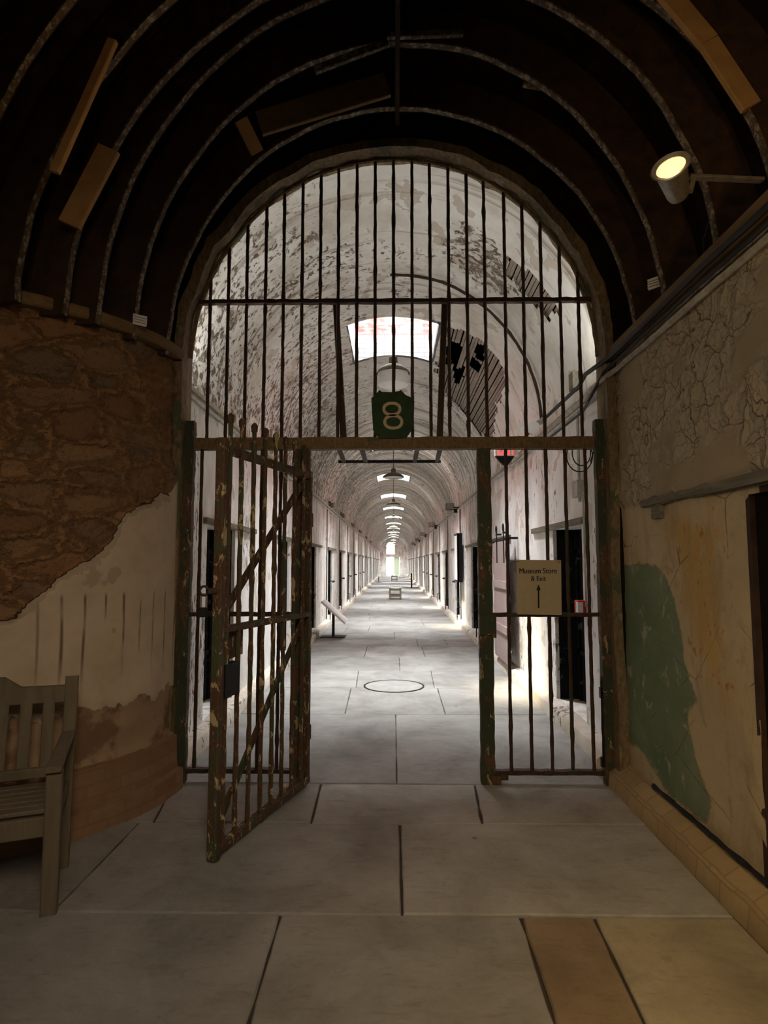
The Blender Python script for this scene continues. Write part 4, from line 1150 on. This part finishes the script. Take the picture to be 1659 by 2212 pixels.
# --- paper sign
YS2 = G - 0.05
bd = empty('direction_sign', at(1163, 1268, YS2)); tag(bd, 'square tan card reading Museum Store & Exit wired to the grille', 'sign')
q = [at(1115.5, 1209, YS2), at(1212, 1210, YS2), at(1213.5, 1329, YS2), at(1117, 1327, YS2)]
m1 = MB(); m1.prism(q, (0, 0.006, 0)); part(m1, 'card', M['card'], bd)
def text(body, cpx, cpy, hpx, wpx, mat, root, y, nm='lettering', off=0.0):
    cu = bpy.data.curves.new('t', 'FONT'); cu.body = body; cu.align_x = 'CENTER'; cu.align_y = 'CENTER'; cu.size = 1; cu.extrude = 0.01; cu.offset = off
    to = bpy.data.objects.new('t', cu); COL.objects.link(to)
    dg = bpy.context.evaluated_depsgraph_get(); me_ = bpy.data.meshes.new_from_object(to.evaluated_get(dg))
    bpy.data.objects.remove(to)
    bmt = bmesh.new()
    for sh_ in (-0.022, 0.0, 0.022):
        k0 = len(bmt.verts); bmt.from_mesh(me_); bmt.verts.ensure_lookup_table()
        for v_ in bmt.verts[k0:]: v_.co.x += sh_; v_.co.z += sh_ * 0.2
    bmt.to_mesh(me_); bmt.free()
    co = np.array([v.co[:] for v in me_.vertices]); lo, hi = co.min(0), co.max(0)
    a = at(cpx - wpx / 2, cpy + hpx / 2, y); c = at(cpx + wpx / 2, cpy - hpx / 2, y)
    sx, sz = (c.x - a.x) / (hi[0] - lo[0]), (c.z - a.z) / (hi[1] - lo[1])
    for v_ in me_.vertices:
        x, y_, z_ = v_.co; v_.co = (a.x + (x - lo[0]) * sx, y - 0.0006 - (z_ - lo[2]) * 0.02, a.z + (y_ - lo[1]) * sz)
    o = finish(nm, me_, mat, root)
    me_.transform(Matrix.Translation(-root.location))
    return o
text('Museum Store', 1162.5, 1233, 11.5, 81, M['ink'], bd, YS2)
text('& Exit', 1163, 1249.5, 10.5, 32, M['ink'], bd, YS2)
m1 = MB()
ar = [(1161.8, 1313.5), (1161.8, 1275), (1158.5, 1275), (1163.3, 1262.5), (1168, 1274.5), (1164.8, 1275), (1165.2, 1313.5)]
m1.prism([at(a, c, YS2 - 0.001) for a, c in ar], (0, -0.0006, 0)); part(m1, 'arrow', M['ink'], bd)
m1 = MB(); m1.tube([at(1094, 1210, YS2 + 0.02), at(1118, 1213.5, YS2 - 0.004), at(1122, 1213, YS2 - 0.004)], 0.0015, 5); part(m1, 'wire_tie', M['black'], bd); m1 = MB(); m1.tube([at(1204, 1214.5, YS2 - 0.004), at(1214, 1214, YS2 - 0.003), at(1226, 1213, YS2 + 0.02)], 0.0015, 5)
part(m1, 'wire_tie', M['black'], bd)

# =================================================================== HALL OBJECTS
# --- can spotlight by the roof
SY = 2.32
lc = at(1456, 410, SY); la = at(1446, 345, SY - 0.05)
lamp = empty('spotlight', lc); tag(lamp, 'grey can spotlight glowing yellow, tilted up by the right roof ribs', 'spotlight')
ax = (at(1446, 350, SY - 0.08) - at(1466, 425, SY + 0.05)).normalized()
b0 = at(1466, 425, SY + 0.05)
m1 = MB(); m1.lathe([(0, -0.005), (0.037, 0.0), (0.043, 0.016), (0.055, 0.10), (0.061, 0.148), (0.058, 0.146), (0.04, 0.05)], b0, 28, ax); part(m1, 'housing', M['zinc'], lamp, True)
m1 = MB(); m1.lathe([(0.058, 0.142), (0.070, 0.147), (0.075, 0.152), (0.070, 0.156), (0.054, 0.148)], b0, 28, ax); part(m1, 'rim', M['zinc'], lamp, True)
m1 = MB(); m1.lathe([(0.0, 0.092), (0.03, 0.094), (0.054, 0.145)], b0, 28, ax); part(m1, 'reflector', M['bulb'], lamp, True)
m1 = MB(); m1.bar(b0 + ax * 0.1 + Vector((0.06, 0, 0)), b0 + ax * 0.06 + Vector((0.36, 0.02, 0.03)), 0.03, 0.012); m1.bar(b0 + ax * 0.02 + Vector((0.05, 0, 0)), b0 + ax * 0.10 + Vector((0.08, 0, 0)), 0.02, 0.01)
part(m1, 'bracket', M['zinc'], lamp)
ll = bpy.data.lights.new('spotlight_beam', 'SPOT'); ll.energy = 75; ll.color = (1.0, 0.66, 0.28); ll.spot_size = math.radians(150); ll.spot_blend = 0.9; ll.shadow_soft_size = 0.05
lo_ = bpy.data.objects.new('spotlight_beam', ll); COL.objects.link(lo_); lo_.location = b0 + ax * 0.165; lo_.rotation_euler = ax.to_track_quat('-Z', 'Y').to_euler()
# cables and pipe along the right wall top
def along(y0, y1, x, z, r, mat, label, cat='cable', wob=0.01, extra=(), nm='cable'):
    pts = [(x + fbm(y * 1.3, z * 40) * wob, y, z + fbm(y * 1.1, z * 30, 3) * wob) for y in np.arange(y0, y1, 0.15)] + [(x, y1, z)] + list(extra)
    m1 = MB(); m1.tube(pts, r, 7); o = m1.build(nm, mat, None, True); return tag(o, label, cat)
along(-1, 4.05, RX - 0.03, 2.83, 0.020, M['pipe'], 'pale painted pipe running under the black cables on the cracked wall', 'pipe', 0.004, [(1.49, 4.18, 2.80), (1.46, 4.4, 2.78), (1.60, 5.0, 2.86), (1.60, 8, 2.86)], 'wall_pipe')
along(-1, 4.05, RX - 0.082, 2.915, 0.017, M['cable'], 'thick black cable running just under the wall beam', 'cable', 0.008, [(1.46, 4.15, 2.90), (1.43, 4.4, 2.90), (1.54, 4.9, 2.96), (1.54, 7, 2.97)])
along(-1, 4.05, RX - 0.055, 2.872, 0.011, M['cable'], 'thin black cable sagging between the pipe and the wall beam', 'cable', 0.006, [(1.48, 4.15, 2.84), (1.45, 4.4, 2.70), (1.56, 4.9, 2.74), (1.58, 6, 2.76)])
c0_ = atx(1545, 490, RX - 0.05)
m1 = MB(); m1.tube([at(1530, 480, 3.0), at(1520, 520, 3.0), at(1521, 555, 3.0), at(1530, 580, 2.95)], 0.005, 6)
tag(m1.build('cable', M['cable'], None, True), 'short loose cable dropping from the spotlight to the wall beam', 'cable')
# white slatted vents between rib feet
for (px, py, yy, lab) in ((303, 690, 3.62, 'small white slatted vent beside the rib feet above the stone wall'), (1416, 618, 3.55, 'small white slatted vent beside the rib feet above the cables')):
    c = at(px, py, yy); vt = empty('roof_vent', c); tag(vt, lab, 'vent')
    for k in range(4):
        m1 = MB(); a = c + Vector((-0.045, 0, 0.03 - k * 0.016)); m1.bar(a, a + Vector((0.085, 0.0, -0.022 if px < 800 else 0.03)), 0.02, 0.006, up=(0, 1, 0)); part(m1, 'slat', M['white'], vt)

# --- garden bench
FR = Vector((-1.484, 2.70, 0)); BR = Vector((-1.660, 3.13, 0))
bk = (BR - FR).normalized(); bl = Vector((-bk.y, bk.x, 0)); BL = 1.22; BDp = (BR - FR).length
if bl.x > 0: bl = -bl
bench = empty('garden_bench', FR); tag(bench, 'weathered wooden garden bench with slatted back by the stone wall', 'bench')
def Bp(a, d, z): return FR + bl * a + bk * d + Vector((0, 0, z))
def bb(nm, p, q, w_, t_, up=(0, 0, 1)):
    m1 = MB(); m1.bar(p, q, w_, t_, up=up, ch=0.005); return part(m1, nm, M['bench'], bench)
for a in (0.0, BL):
    bb('leg', Bp(a, 0, 0), Bp(a, 0, 0.60), 0.065, 0.055, up=tuple(bk))
    bb('leg', Bp(a, BDp - 0.04, 0), Bp(a, BDp, 0.46), 0.06, 0.05, up=tuple(bk)); bb('back_post', Bp(a, BDp, 0.44), Bp(a, BDp + 0.07, 0.91), 0.06, 0.045, up=tuple(bk))
    bb('armrest', Bp(a, -0.05, 0.612), Bp(a, BDp + 0.03, 0.632), 0.062, 0.026)
    bb('side_rail', Bp(a, 0.02, 0.38), Bp(a, BDp, 0.38), 0.03, 0.06)
bb('apron', Bp(0.0, 0.0, 0.365), Bp(BL, 0.0, 0.365), 0.03, 0.085)
for k in range(6): bb('seat_slat', Bp(0.03, 0.03 + k * 0.072, 0.425 - 0.003 * k), Bp(BL - 0.03, 0.03 + k * 0.072, 0.425 - 0.003 * k), 0.060, 0.02)
for k in range(11): bb('back_slat', Bp(0.10 + k * 0.102, BDp + 0.01, 0.47), Bp(0.10 + k * 0.102, BDp + 0.058, 0.81), 0.055, 0.014, up=tuple(bk))
bb('lower_back_rail', Bp(0, BDp + 0.0, 0.455), Bp(BL, BDp + 0.0, 0.455), 0.03, 0.05)
m1 = MB(); nb_ = 16
for k in range(nb_):
    a0, a1 = BL * k / nb_, BL * (k + 1) / nb_
    def tz(a): return 0.865 + (0.035 if a > 0.28 else 0.0) + 0.03 * max(0, math.sin(PI * a / BL)) * (1 if a > 0.28 else 0.2)
    m1.prism([Bp(a0, BDp + 0.05, 0.785), Bp(a1, BDp + 0.05, 0.785), Bp(a1, BDp + 0.05, tz(a1 - 0.001)), Bp(a0, BDp + 0.05, tz(a0 + 0.001))], bk * 0.03)
part(m1, 'top_rail', M['bench'], bench)

# --- rubble at the foot of the grille
for i, (px, py, s_, lab) in enumerate([(340, 1728, 0.05, 'flat broken brick chip at the foot of the stone wall'), (1368, 1722, 0.05, 'flat plaster chip at the foot of the right kerb'), (628, 1702, 0.06, 'cracked stone chip under the gate hinge')]):
    c = atz(px, py); m1 = MB()
    pts = [c + Vector((s_ * math.cos(t) * random.uniform(0.7, 1.6), s_ * math.sin(t) * random.uniform(0.5, 1.0), -0.006)) for t in np.linspace(0, 2 * PI, 8)[:-1]]
    m1.prism(pts, (0, 0, 0.024)); tag(m1.build('rubble_chip', M['sill'] if i else M['brickbase']), lab, 'rubble')

# =================================================================== CORRIDOR OBJECTS
# manhole
mc = atz(851, 1482); mh = empty('manhole_cover', mc); tag(mh, 'round stone-filled manhole cover with iron rim in the corridor floor', 'manhole cover')
m1 = MB(); m1.lathe([(0.352, -0.01), (0.352, 0.006), (0.372, 0.006), (0.372, -0.01)], mc, 48); part(m1, 'rim', M['black'], mh)
m1 = MB(); m1.lathe([(0.0, 0.004), (0.345, 0.004), (0.350, -0.005)], mc, 48); part(m1, 'lid', plain('worn_lid', (0.235, 0.225, 0.21), 0.6, 0.0, 0.2, 6), mh)

# pendants
def pendant(y_, z_, first):
    pr = empty('pendant_lamp', (0.0, y_, z_)); c = (0, y_, z_)
    r0_ = 0.195 if first else 0.236
    m1 = MB(); m1.lathe([(r0_, 0.0), (r0_ + 0.004, 0.004), (r0_ - 0.002, 0.03), (r0_ * 0.85, 0.062), (r0_ * 0.52, 0.10), (0.055, 0.12), (0.05, 0.20), (0.03, 0.215), (0.0, 0.215)], c, 32); part(m1, 'shade', M['lintel'], pr, True)
    m1 = MB(); m1.lathe([(r0_ - 0.004, 0.001), (r0_ - 0.008, 0.028), (r0_ * 0.8, 0.055), (r0_ * 0.45, 0.09), (0.0, 0.10)], c, 32); part(m1, 'shade_lining', M['white'], pr, True)
    if first:
        m1 = MB(); m1.lathe([(0.0, -0.150), (0.15, -0.148), (0.178, -0.135), (0.185, -0.10), (0.180, 0.01), (0.172, 0.01)], c, 32); part(m1, 'glass_bowl', M['white'], pr, True)
    m1 = MB(); m1.tube([(0, y_, z_ + 0.2), (0, y_, VZ + VR - 0.015)], 0.010, 6); part(m1, 'rod', M['lintel'], pr, True)
    return pr
pr = pendant(7.0, 3.74, True)
tag(pr, 'pendant lamp with a deep white bowl, hanging just above the numbered green sign', 'pendant lamp', 'pendant lamps down the corridor')
ords = ['', 'second', 'third', 'fourth', 'fifth', 'sixth', 'seventh', 'eighth', 'ninth', 'tenth']
pr2 = None
for k in range(1, 10):
    if pr2 is None: pr2 = r_ = pendant(13.5, 3.42, False)
    else: r_ = copy_tree(pr2); r_.location = (0.0, 7.0 + 6.5 * k, 3.42)
    tag(r_, 'bell-shaped pendant lamp on a thin rod, %s pendant from the gate' % ords[k], 'pendant lamp', 'pendant lamps down the corridor')

# conduits on the cornices
for s, side in ((-1, 'left'), (1, 'right')):
    for q, (z, r_, mt, nmm) in enumerate(((2.90, 0.022, M['pipe'], 'upper pipe'), (2.83, 0.016, M['plastergrey'], 'lower pipe'))):
        pts = [(s * (CW - 0.03), y, z + fbm(y * 0.4, q) * 0.01) for y in np.concatenate([np.arange(WB + 0.05, 20, 0.5), np.arange(20, CEND, 3)])]
        m1 = MB(); m1.tube(pts, r_, 6); o = m1.build('cornice_pipe', mt, None, True)
        tag(o, '%s of the pair along the %s cornice of the corridor' % (nmm, side), 'pipe')
def cyl(mb, p, q, r, seg=10): mb.tube([p, q], r, seg); return mb
# black floodlights over the right wall, clip lights over the left
fl = [(14.9, 2.90, 'nearest the gate'), (22.0, 2.90, 'second'), (29.0, 2.90, 'third'), (36.0, 2.9, 'fourth'), (43.5, 2.9, 'fifth')]
fr_ = None
for k, (yy, zz, o_) in enumerate(fl):
    if fr_ is None:
        fr_ = empty('floodlight', (1.42, yy, zz))
        m1 = MB(); m1.box(1.30, 1.50, yy - 0.06, yy + 0.08, zz - 0.09, zz + 0.07); part(m1, 'housing', M['black'], fr_)
        m1 = MB(); m1.bar((1.50, yy, zz - 0.02), (1.64, yy, zz - 0.05), 0.03, 0.03); m1.box(1.5, 1.58, yy - 0.05, yy + 0.05, zz - 0.16, zz - 0.06); part(m1, 'bracket', M['black'], fr_)
        m1 = MB(); m1.box(1.31, 1.49, yy - 0.07, yy - 0.061, zz - 0.08, zz + 0.06); part(m1, 'lens', M['zinc'], fr_)
        o = fr_
    else:
        o = copy_tree(fr_); o.location = (1.42, yy, zz)
    tag(o, 'black floodlight on the right corridor cornice, ' + ('first from the gate' if k == 0 else o_ + ' from the gate'), 'floodlight', 'floodlights on the corridor cornice')
bx_ = None
for k, yy in enumerate((15.2, 18.6, 23.5, 28.5, 35, 42)):
    if bx_ is None:
        bx_ = empty('junction_box', (-1.58, yy, 2.95)); m1 = MB(); m1.box(-1.64, -1.52, yy - 0.05, yy + 0.05, 2.90, 3.02); part(m1, 'box_body', M['lintel'], bx_)
        m1 = MB(); m1.box(-1.645, -1.60, yy - 0.02, yy + 0.02, 3.02, 3.06); part(m1, 'clip', M['black'], bx_); o = bx_
    else: o = copy_tree(bx_); o.location = (-1.58, yy, 2.95)
    tag(o, 'small dark box on the left corridor cornice, %s from the gate' % ['first', 'second', 'third', 'fourth', 'fifth', 'sixth'][k], 'junction box', 'boxes on the left cornice')

for fx, fy, ft in ADDED_FLOODS:  # housings made up for the added vault lights
    o = empty('floodlight', (fx, fy, 2.93)); tag(o, 'added small black floodlight hidden behind the %s jamb of the arch' % ('left' if fx < 0 else 'right'), 'floodlight')
    m1 = MB(); m1.box(fx - 0.035, fx + 0.035, fy - 0.05, fy + 0.06, 2.93, 2.99); part(m1, 'housing', M['black'], o)
    m1 = MB(); m1.bar((fx, fy, 2.93), (fx * 1.025, fy, 2.90), 0.03, 0.02); part(m1, 'bracket', M['black'], o)

# twin-head emergency light and exit sign
EY = 6.0
em = empty('emergency_light', at(1145, 925, EY)); tag(em, 'pair of round white emergency lamp heads under the vault by the grille', 'emergency light')
for (px, py, r_) in ((1152, 924, 0.066), (1131, 927, 0.055)):
    c = at(px, py, EY); m1 = MB(); m1.lathe([(0.0, 0.05), (r_ * 0.6, 0.05), (r_, 0.02), (r_, -0.005), (r_ * 0.85, -0.01), (r_ * 0.55, 0.0), (0.0, -0.004)], c, 20, axis=(0.2, 1, 0.1)); part(m1, 'lamp_head', M['white'], em, True)
m1 = MB(); m1.bar(at(1152, 922, EY + 0.04), at(1176, 905, EY + 0.1), 0.05, 0.05); part(m1, 'bracket', M['plastergrey'], em)
XY = 7.4
ex = empty('exit_sign', at(1092, 975, XY)); tag(ex, 'red lit exit sign in a white case on the right cornice', 'exit sign')
a, c = at(1070, 984, XY), at(1119, 955, XY)
m1 = MB(); m1.box(a.x, c.x, XY, XY + 0.07, a.z, c.z); part(m1, 'case', M['white'], ex)
text('EXIT', 1094, 971, 22, 38, M['exitred'], ex, XY - 0.002)
m1 = MB(); m1.prism([at(1070, 985, XY + 0.03), at(1112, 985, XY + 0.03), at(1098, 1004, XY + 0.03), at(1086, 1004, XY + 0.03)], (0, 0.05, 0)); part(m1, 'battery_lamp', M['black'], ex)
m1 = MB(); rr_ = at(1082, 1006, XY + 0.02); m1.tube([rr_ + Vector((0.025 * math.cos(t), 0, 0.03 * math.sin(t))) for t in np.linspace(0, 2 * PI, 12)], 0.004, 5); part(m1, 'pull_ring', M['zinc'], ex)

# vertical conduit, boxes, cable coil and alarm on the right corridor wall by the gate
VX = CW - 0.03
def wz(px, py): return atx(px, py, VX)
cv = empty('wall_conduit', wz(1250, 1300)); tag(cv, 'vertical conduit with small boxes on the corridor wall beside the grille', 'conduit')
yq = wz(1250, 1000).y
m1 = MB(); m1.tube([(VX, yq, wz(1250, 1085).z), (VX, yq, wz(1250, 860).z)], 0.014, 8); m1.tube([(VX, yq - 0.1, wz(1268, 1310).z), (VX, yq - 0.1, wz(1262, 1060).z)], 0.010, 8); part(m1, 'tube', M['plastergrey'], cv, True)
m1 = MB(); m1.box(VX - 0.05, VX + 0.02, yq - 0.1, yq + 0.06, wz(1250, 1075).z, wz(1250, 1040).z); part(m1, 'switch_box', M['plastergrey'], cv)
m1 = MB(); m1.box(VX - 0.05, VX + 0.02, yq - 0.06, yq + 0.06, wz(1250, 838).z, wz(1250, 800).z); part(m1, 'top_box', M['lintel'], cv)
al = empty('call_point', wz(1255, 1310)); tag(al, 'small red and white wall box low beside the dark cell door', 'alarm box')
yr_ = wz(1255, 1310).y
m1 = MB(); m1.box(VX - 0.04, VX + 0.03, yr_ - 0.05, yr_ + 0.05, wz(1255, 1325).z, wz(1255, 1297).z); part(m1, 'case', M['red'], al)
m1 = MB(); m1.box(VX - 0.043, VX + 0.0, yr_ - 0.056, yr_ - 0.0, wz(1255, 1322).z, wz(1255, 1300).z); part(m1, 'label', M['white'], al)
coil = empty('cable_coil', at(1252, 990, 4.75)); tag(coil, 'loose coil of thin black cable hanging behind the cross beam', 'cable')
m1 = MB()
for (cx_, cy_, rx_, ry_) in ((1252, 985, 28, 34), (1256, 978, 20, 28)):
    m1.tube([at(cx_ + rx_ * math.cos(t), cy_ + ry_ * math.sin(t), 4.75 + 0.03 * math.sin(t * 2)) for t in np.linspace(0, 2 * PI, 30)], 0.005, 6)
m1.tube([at(1275, 998, 4.75), at(1290, 950, 4.6), at(1300, 900, 4.5), at(1306, 860, 4.45)], 0.005, 6)
part(m1, 'loops', M['cable'], coil, True)

# sliding wooden cell door at the second right doorway
pd = empty('sliding_door', (1.50, 8.5, 0)); tag(pd, 'pinkish wooden sliding door hung on iron rollers in the corridor', 'sliding door')
m1 = MB(); PX = 1.50
for k in range(6):
    y0_ = 8.02 + k * 0.175; m1.box(PX, PX + 0.035, y0_, y0_ + 0.170, 0.16, 1.80)
part(m1, 'door_boards', M['pinkdoor'], pd)
for zz in (0.55, 1.15): 
    m1 = MB(); m1.box(PX - 0.02, PX, 8.02, 9.06, zz, zz + 0.1); part(m1, 'ledge_board', M['pinkdoor'], pd)
for yy in (8.2, 8.75):
    m1 = MB(); m1.box(PX - 0.012, PX, yy - 0.015, yy + 0.015, 1.5, 1.98); m1.tube([(PX - 0.01, yy + 0.04 * math.cos(t), 1.98 + 0.05 * math.sin(t)) for t in np.linspace(0, 2 * PI, 12)], 0.008, 6); m1.box(PX - 0.015, PX + 0.06, yy - 0.05, yy + 0.05, 1.9, 1.92)
    part(m1, 'roller_strap', M['black'], pd)
m1 = MB(); m1.box(PX + 0.0, PX + 0.03, 7.95, 9.9, 1.815, 1.845); m1.box(PX, CW - 0.002, 8.0, 8.04, 1.815, 1.845); m1.box(PX, CW - 0.002, 9.8, 9.84, 1.815, 1.845); part(m1, 'track', M['black'], pd)

# little iron stands beside the kerbs
sk = 0
names_o = ['first', 'second', 'third', 'fourth', 'fifth', 'sixth']
for s, side in ((-1, 'left'), (1, 'right')):
    for k, yy in enumerate((11.2, 14.6, 17.9, 21.3, 24.6, 28.0)):
        m1 = MB(); x_ = s * (CW - 0.10)
        yy = yy + 0.25
        m1.tube([(x_ + s * 0.09, yy, 0.42), (x_, yy, 0.42), (x_, yy, 0.40), (x_, yy, 0.0)], 0.011, 6)
        o = m1.build('door_stop_post', M['black'], None, True)
        tag(o, 'small bent iron post on the %s kerb, %s from the gate' % (side, names_o[k]), 'post', 'iron posts on the corridor kerbs')
# latch bars on doors at mid height
for s, side in ((-1, 'left'), (1, 'right')):
    for k in range(3, 9):
        yy = P0 + PS * k + PW + 0.05; m1 = MB(); x_ = s * (CW - 0.02)
        m1.tube([(x_ + s * 0.03, yy - 0.2, 1.02), (x_ - s * 0.05, yy - 0.05, 1.02), (x_ - s * 0.05, yy, 1.0), (x_ + s * 0.03, yy + 0.02, 0.98)], 0.014, 6)
        o = m1.build('door_latch', M['black'], None, True)
        tag(o, 'iron latch bar at the %s doorway on the %s wall' % (['fourth', 'fifth', 'sixth', 'seventh', 'eighth', 'ninth'][k - 3], side), 'latch', 'iron latches down the corridor')
# thin riser pipes on the walls
for s, side in ((-1, 'left'), (1, 'right')):
    for k, yy in enumerate((14.8, 18.2, 21.4, 24.8, 28.0, 34.5)):
        m1 = MB(); m1.tube([(s * (CW - 0.015), yy, 0.13), (s * (CW - 0.015), yy, 1.5), (s * (CW - 0.015), yy, 2.9)], 0.013, 6)
        o = m1.build('riser_pipe', M['lintel'], None, True); tag(o, 'thin vertical pipe on the %s corridor wall, %s from the gate' % (side, names_o[k]), 'pipe', 'vertical pipes on the corridor walls')

# reading stands
def stand(name_lab, px_, y_, p0, p1, half, flip, base_w, thick):
    c = Vector((px_, y_, 0)); r = empty('info_stand', c); tag(r, name_lab, 'information stand', 'slanted information stands in the corridor')
    m1 = MB(); m1.box(px_ - base_w / 2, px_ + base_w / 2, y_ - 0.2, y_ + 0.2, 0.0, 0.018); part(m1, 'base_plate', M['black'], r)
    ztop = p0[1] + (p1[1] - p0[1]) * (px_ - p0[0]) / (p1[0] - p0[0])
    m1 = MB(); m1.box(px_ - thick / 2, px_ + thick / 2, y_ - 0.03, y_ + 0.03, 0.015, ztop - 0.02); part(m1, 'post', M['black'], r)
    d = Vector((p1[0] - p0[0], 0, p1[1] - p0[1])).normalized(); nrm = Vector((-d.z, 0, d.x))
    m1 = MB(); a = Vector((p0[0], y_ - half, p0[1])); b_ = Vector((p1[0], y_ - half, p1[1]))
    m1.prism([a, b_, b_ + nrm * 0.035, a + nrm * 0.035], (0, 2 * half, 0)); part(m1, 'panel', M['white'], r)
    return r
i1 = atz(720, 1376)
a = at(697, 1299, i1.y); c = at(747, 1345, i1.y)
stand('white slanted reading panel on a black post, nearest the gate at left', i1.x, i1.y, (a.x, a.z), (c.x, c.z), 0.35, 0, 0.5, 0.05)
i2 = atz(889, 1270); a = at(876.6, 1250.5, i2.y); c = at(892, 1233.5, i2.y)
s2 = stand('white slanted reading panel on a broad black post, beside the right wall far down', i2.x, i2.y, (a.x, a.z), (c.x, c.z), 0.3, 0, 0.85, 0.09)
i3 = atz(816, 1258); i3.x = -1.15; a = at(813.8, 1241, i3.y); c = at(823.6, 1251, i3.y)
stand('white slanted reading panel far down the corridor at the left wall', i3.x, i3.y, (a.x, a.z), (c.x, c.z), 0.3, 0, 0.4, 0.05)
# low benches in the middle
def lowbench(y_, lab, h=0.48, w_=0.52, ln=1.3):
    r = empty('low_bench', (0.07, y_, 0)); tag(r, lab, 'bench', 'low benches in the corridor')
    X0 = 0.07
    for yy in (y_, y_ + ln - 0.07):
        for sx in (-1, 1):
            m1 = MB(); xx = X0 + sx * (w_ / 2 - 0.04); m1.box(xx - 0.035, xx + 0.035, yy, yy + 0.07, 0, h - 0.06); part(m1, 'leg', M['cbench'], r)
        m1 = MB(); m1.box(X0 - w_ / 2 + 0.05, X0 + w_ / 2 - 0.05, yy + 0.01, yy + 0.05, 0.10, 0.17); part(m1, 'foot_rail', M['cbench'], r)
        m1 = MB(); m1.box(X0 - w_ / 2 + 0.02, X0 + w_ / 2 - 0.02, yy + 0.01, yy + 0.05, h - 0.12, h - 0.05); part(m1, 'head_rail', M['cbench'], r)
    for k in range(7):
        t = (k - 3) / 3; xx = X0 + t * (w_ / 2 - 0.04); z_ = h - 0.05 + 0.035 * t * t
        m1 = MB(); m1.box(xx - 0.03, xx + 0.03, y_ - 0.02, y_ + ln, z_, z_ + 0.025); part(m1, 'seat_slat', M['white'], r)
    return r
lowbench(24.9, 'low slatted bench standing end-on in the corridor, the closer of two')
lowbench(50.0, 'low slatted bench standing end-on, the more distant of two')
# framed notice board on the right wall
nb2 = empty('notice_board', (1.6, 14.2, 1.7)); tag(nb2, 'black framed board leaning out from the right corridor wall', 'notice board')
m1 = MB(); m1.box(1.50, 1.62, 14.2, 14.24, 1.05, 2.2); m1.box(1.50, 1.53, 14.2, 14.9, 1.05, 2.2); part(m1, 'frame', M['black'], nb2)
m1 = MB(); m1.box(1.497, 1.50, 14.25, 14.85, 1.1, 2.15); part(m1, 'sheet', M['white'], nb2)
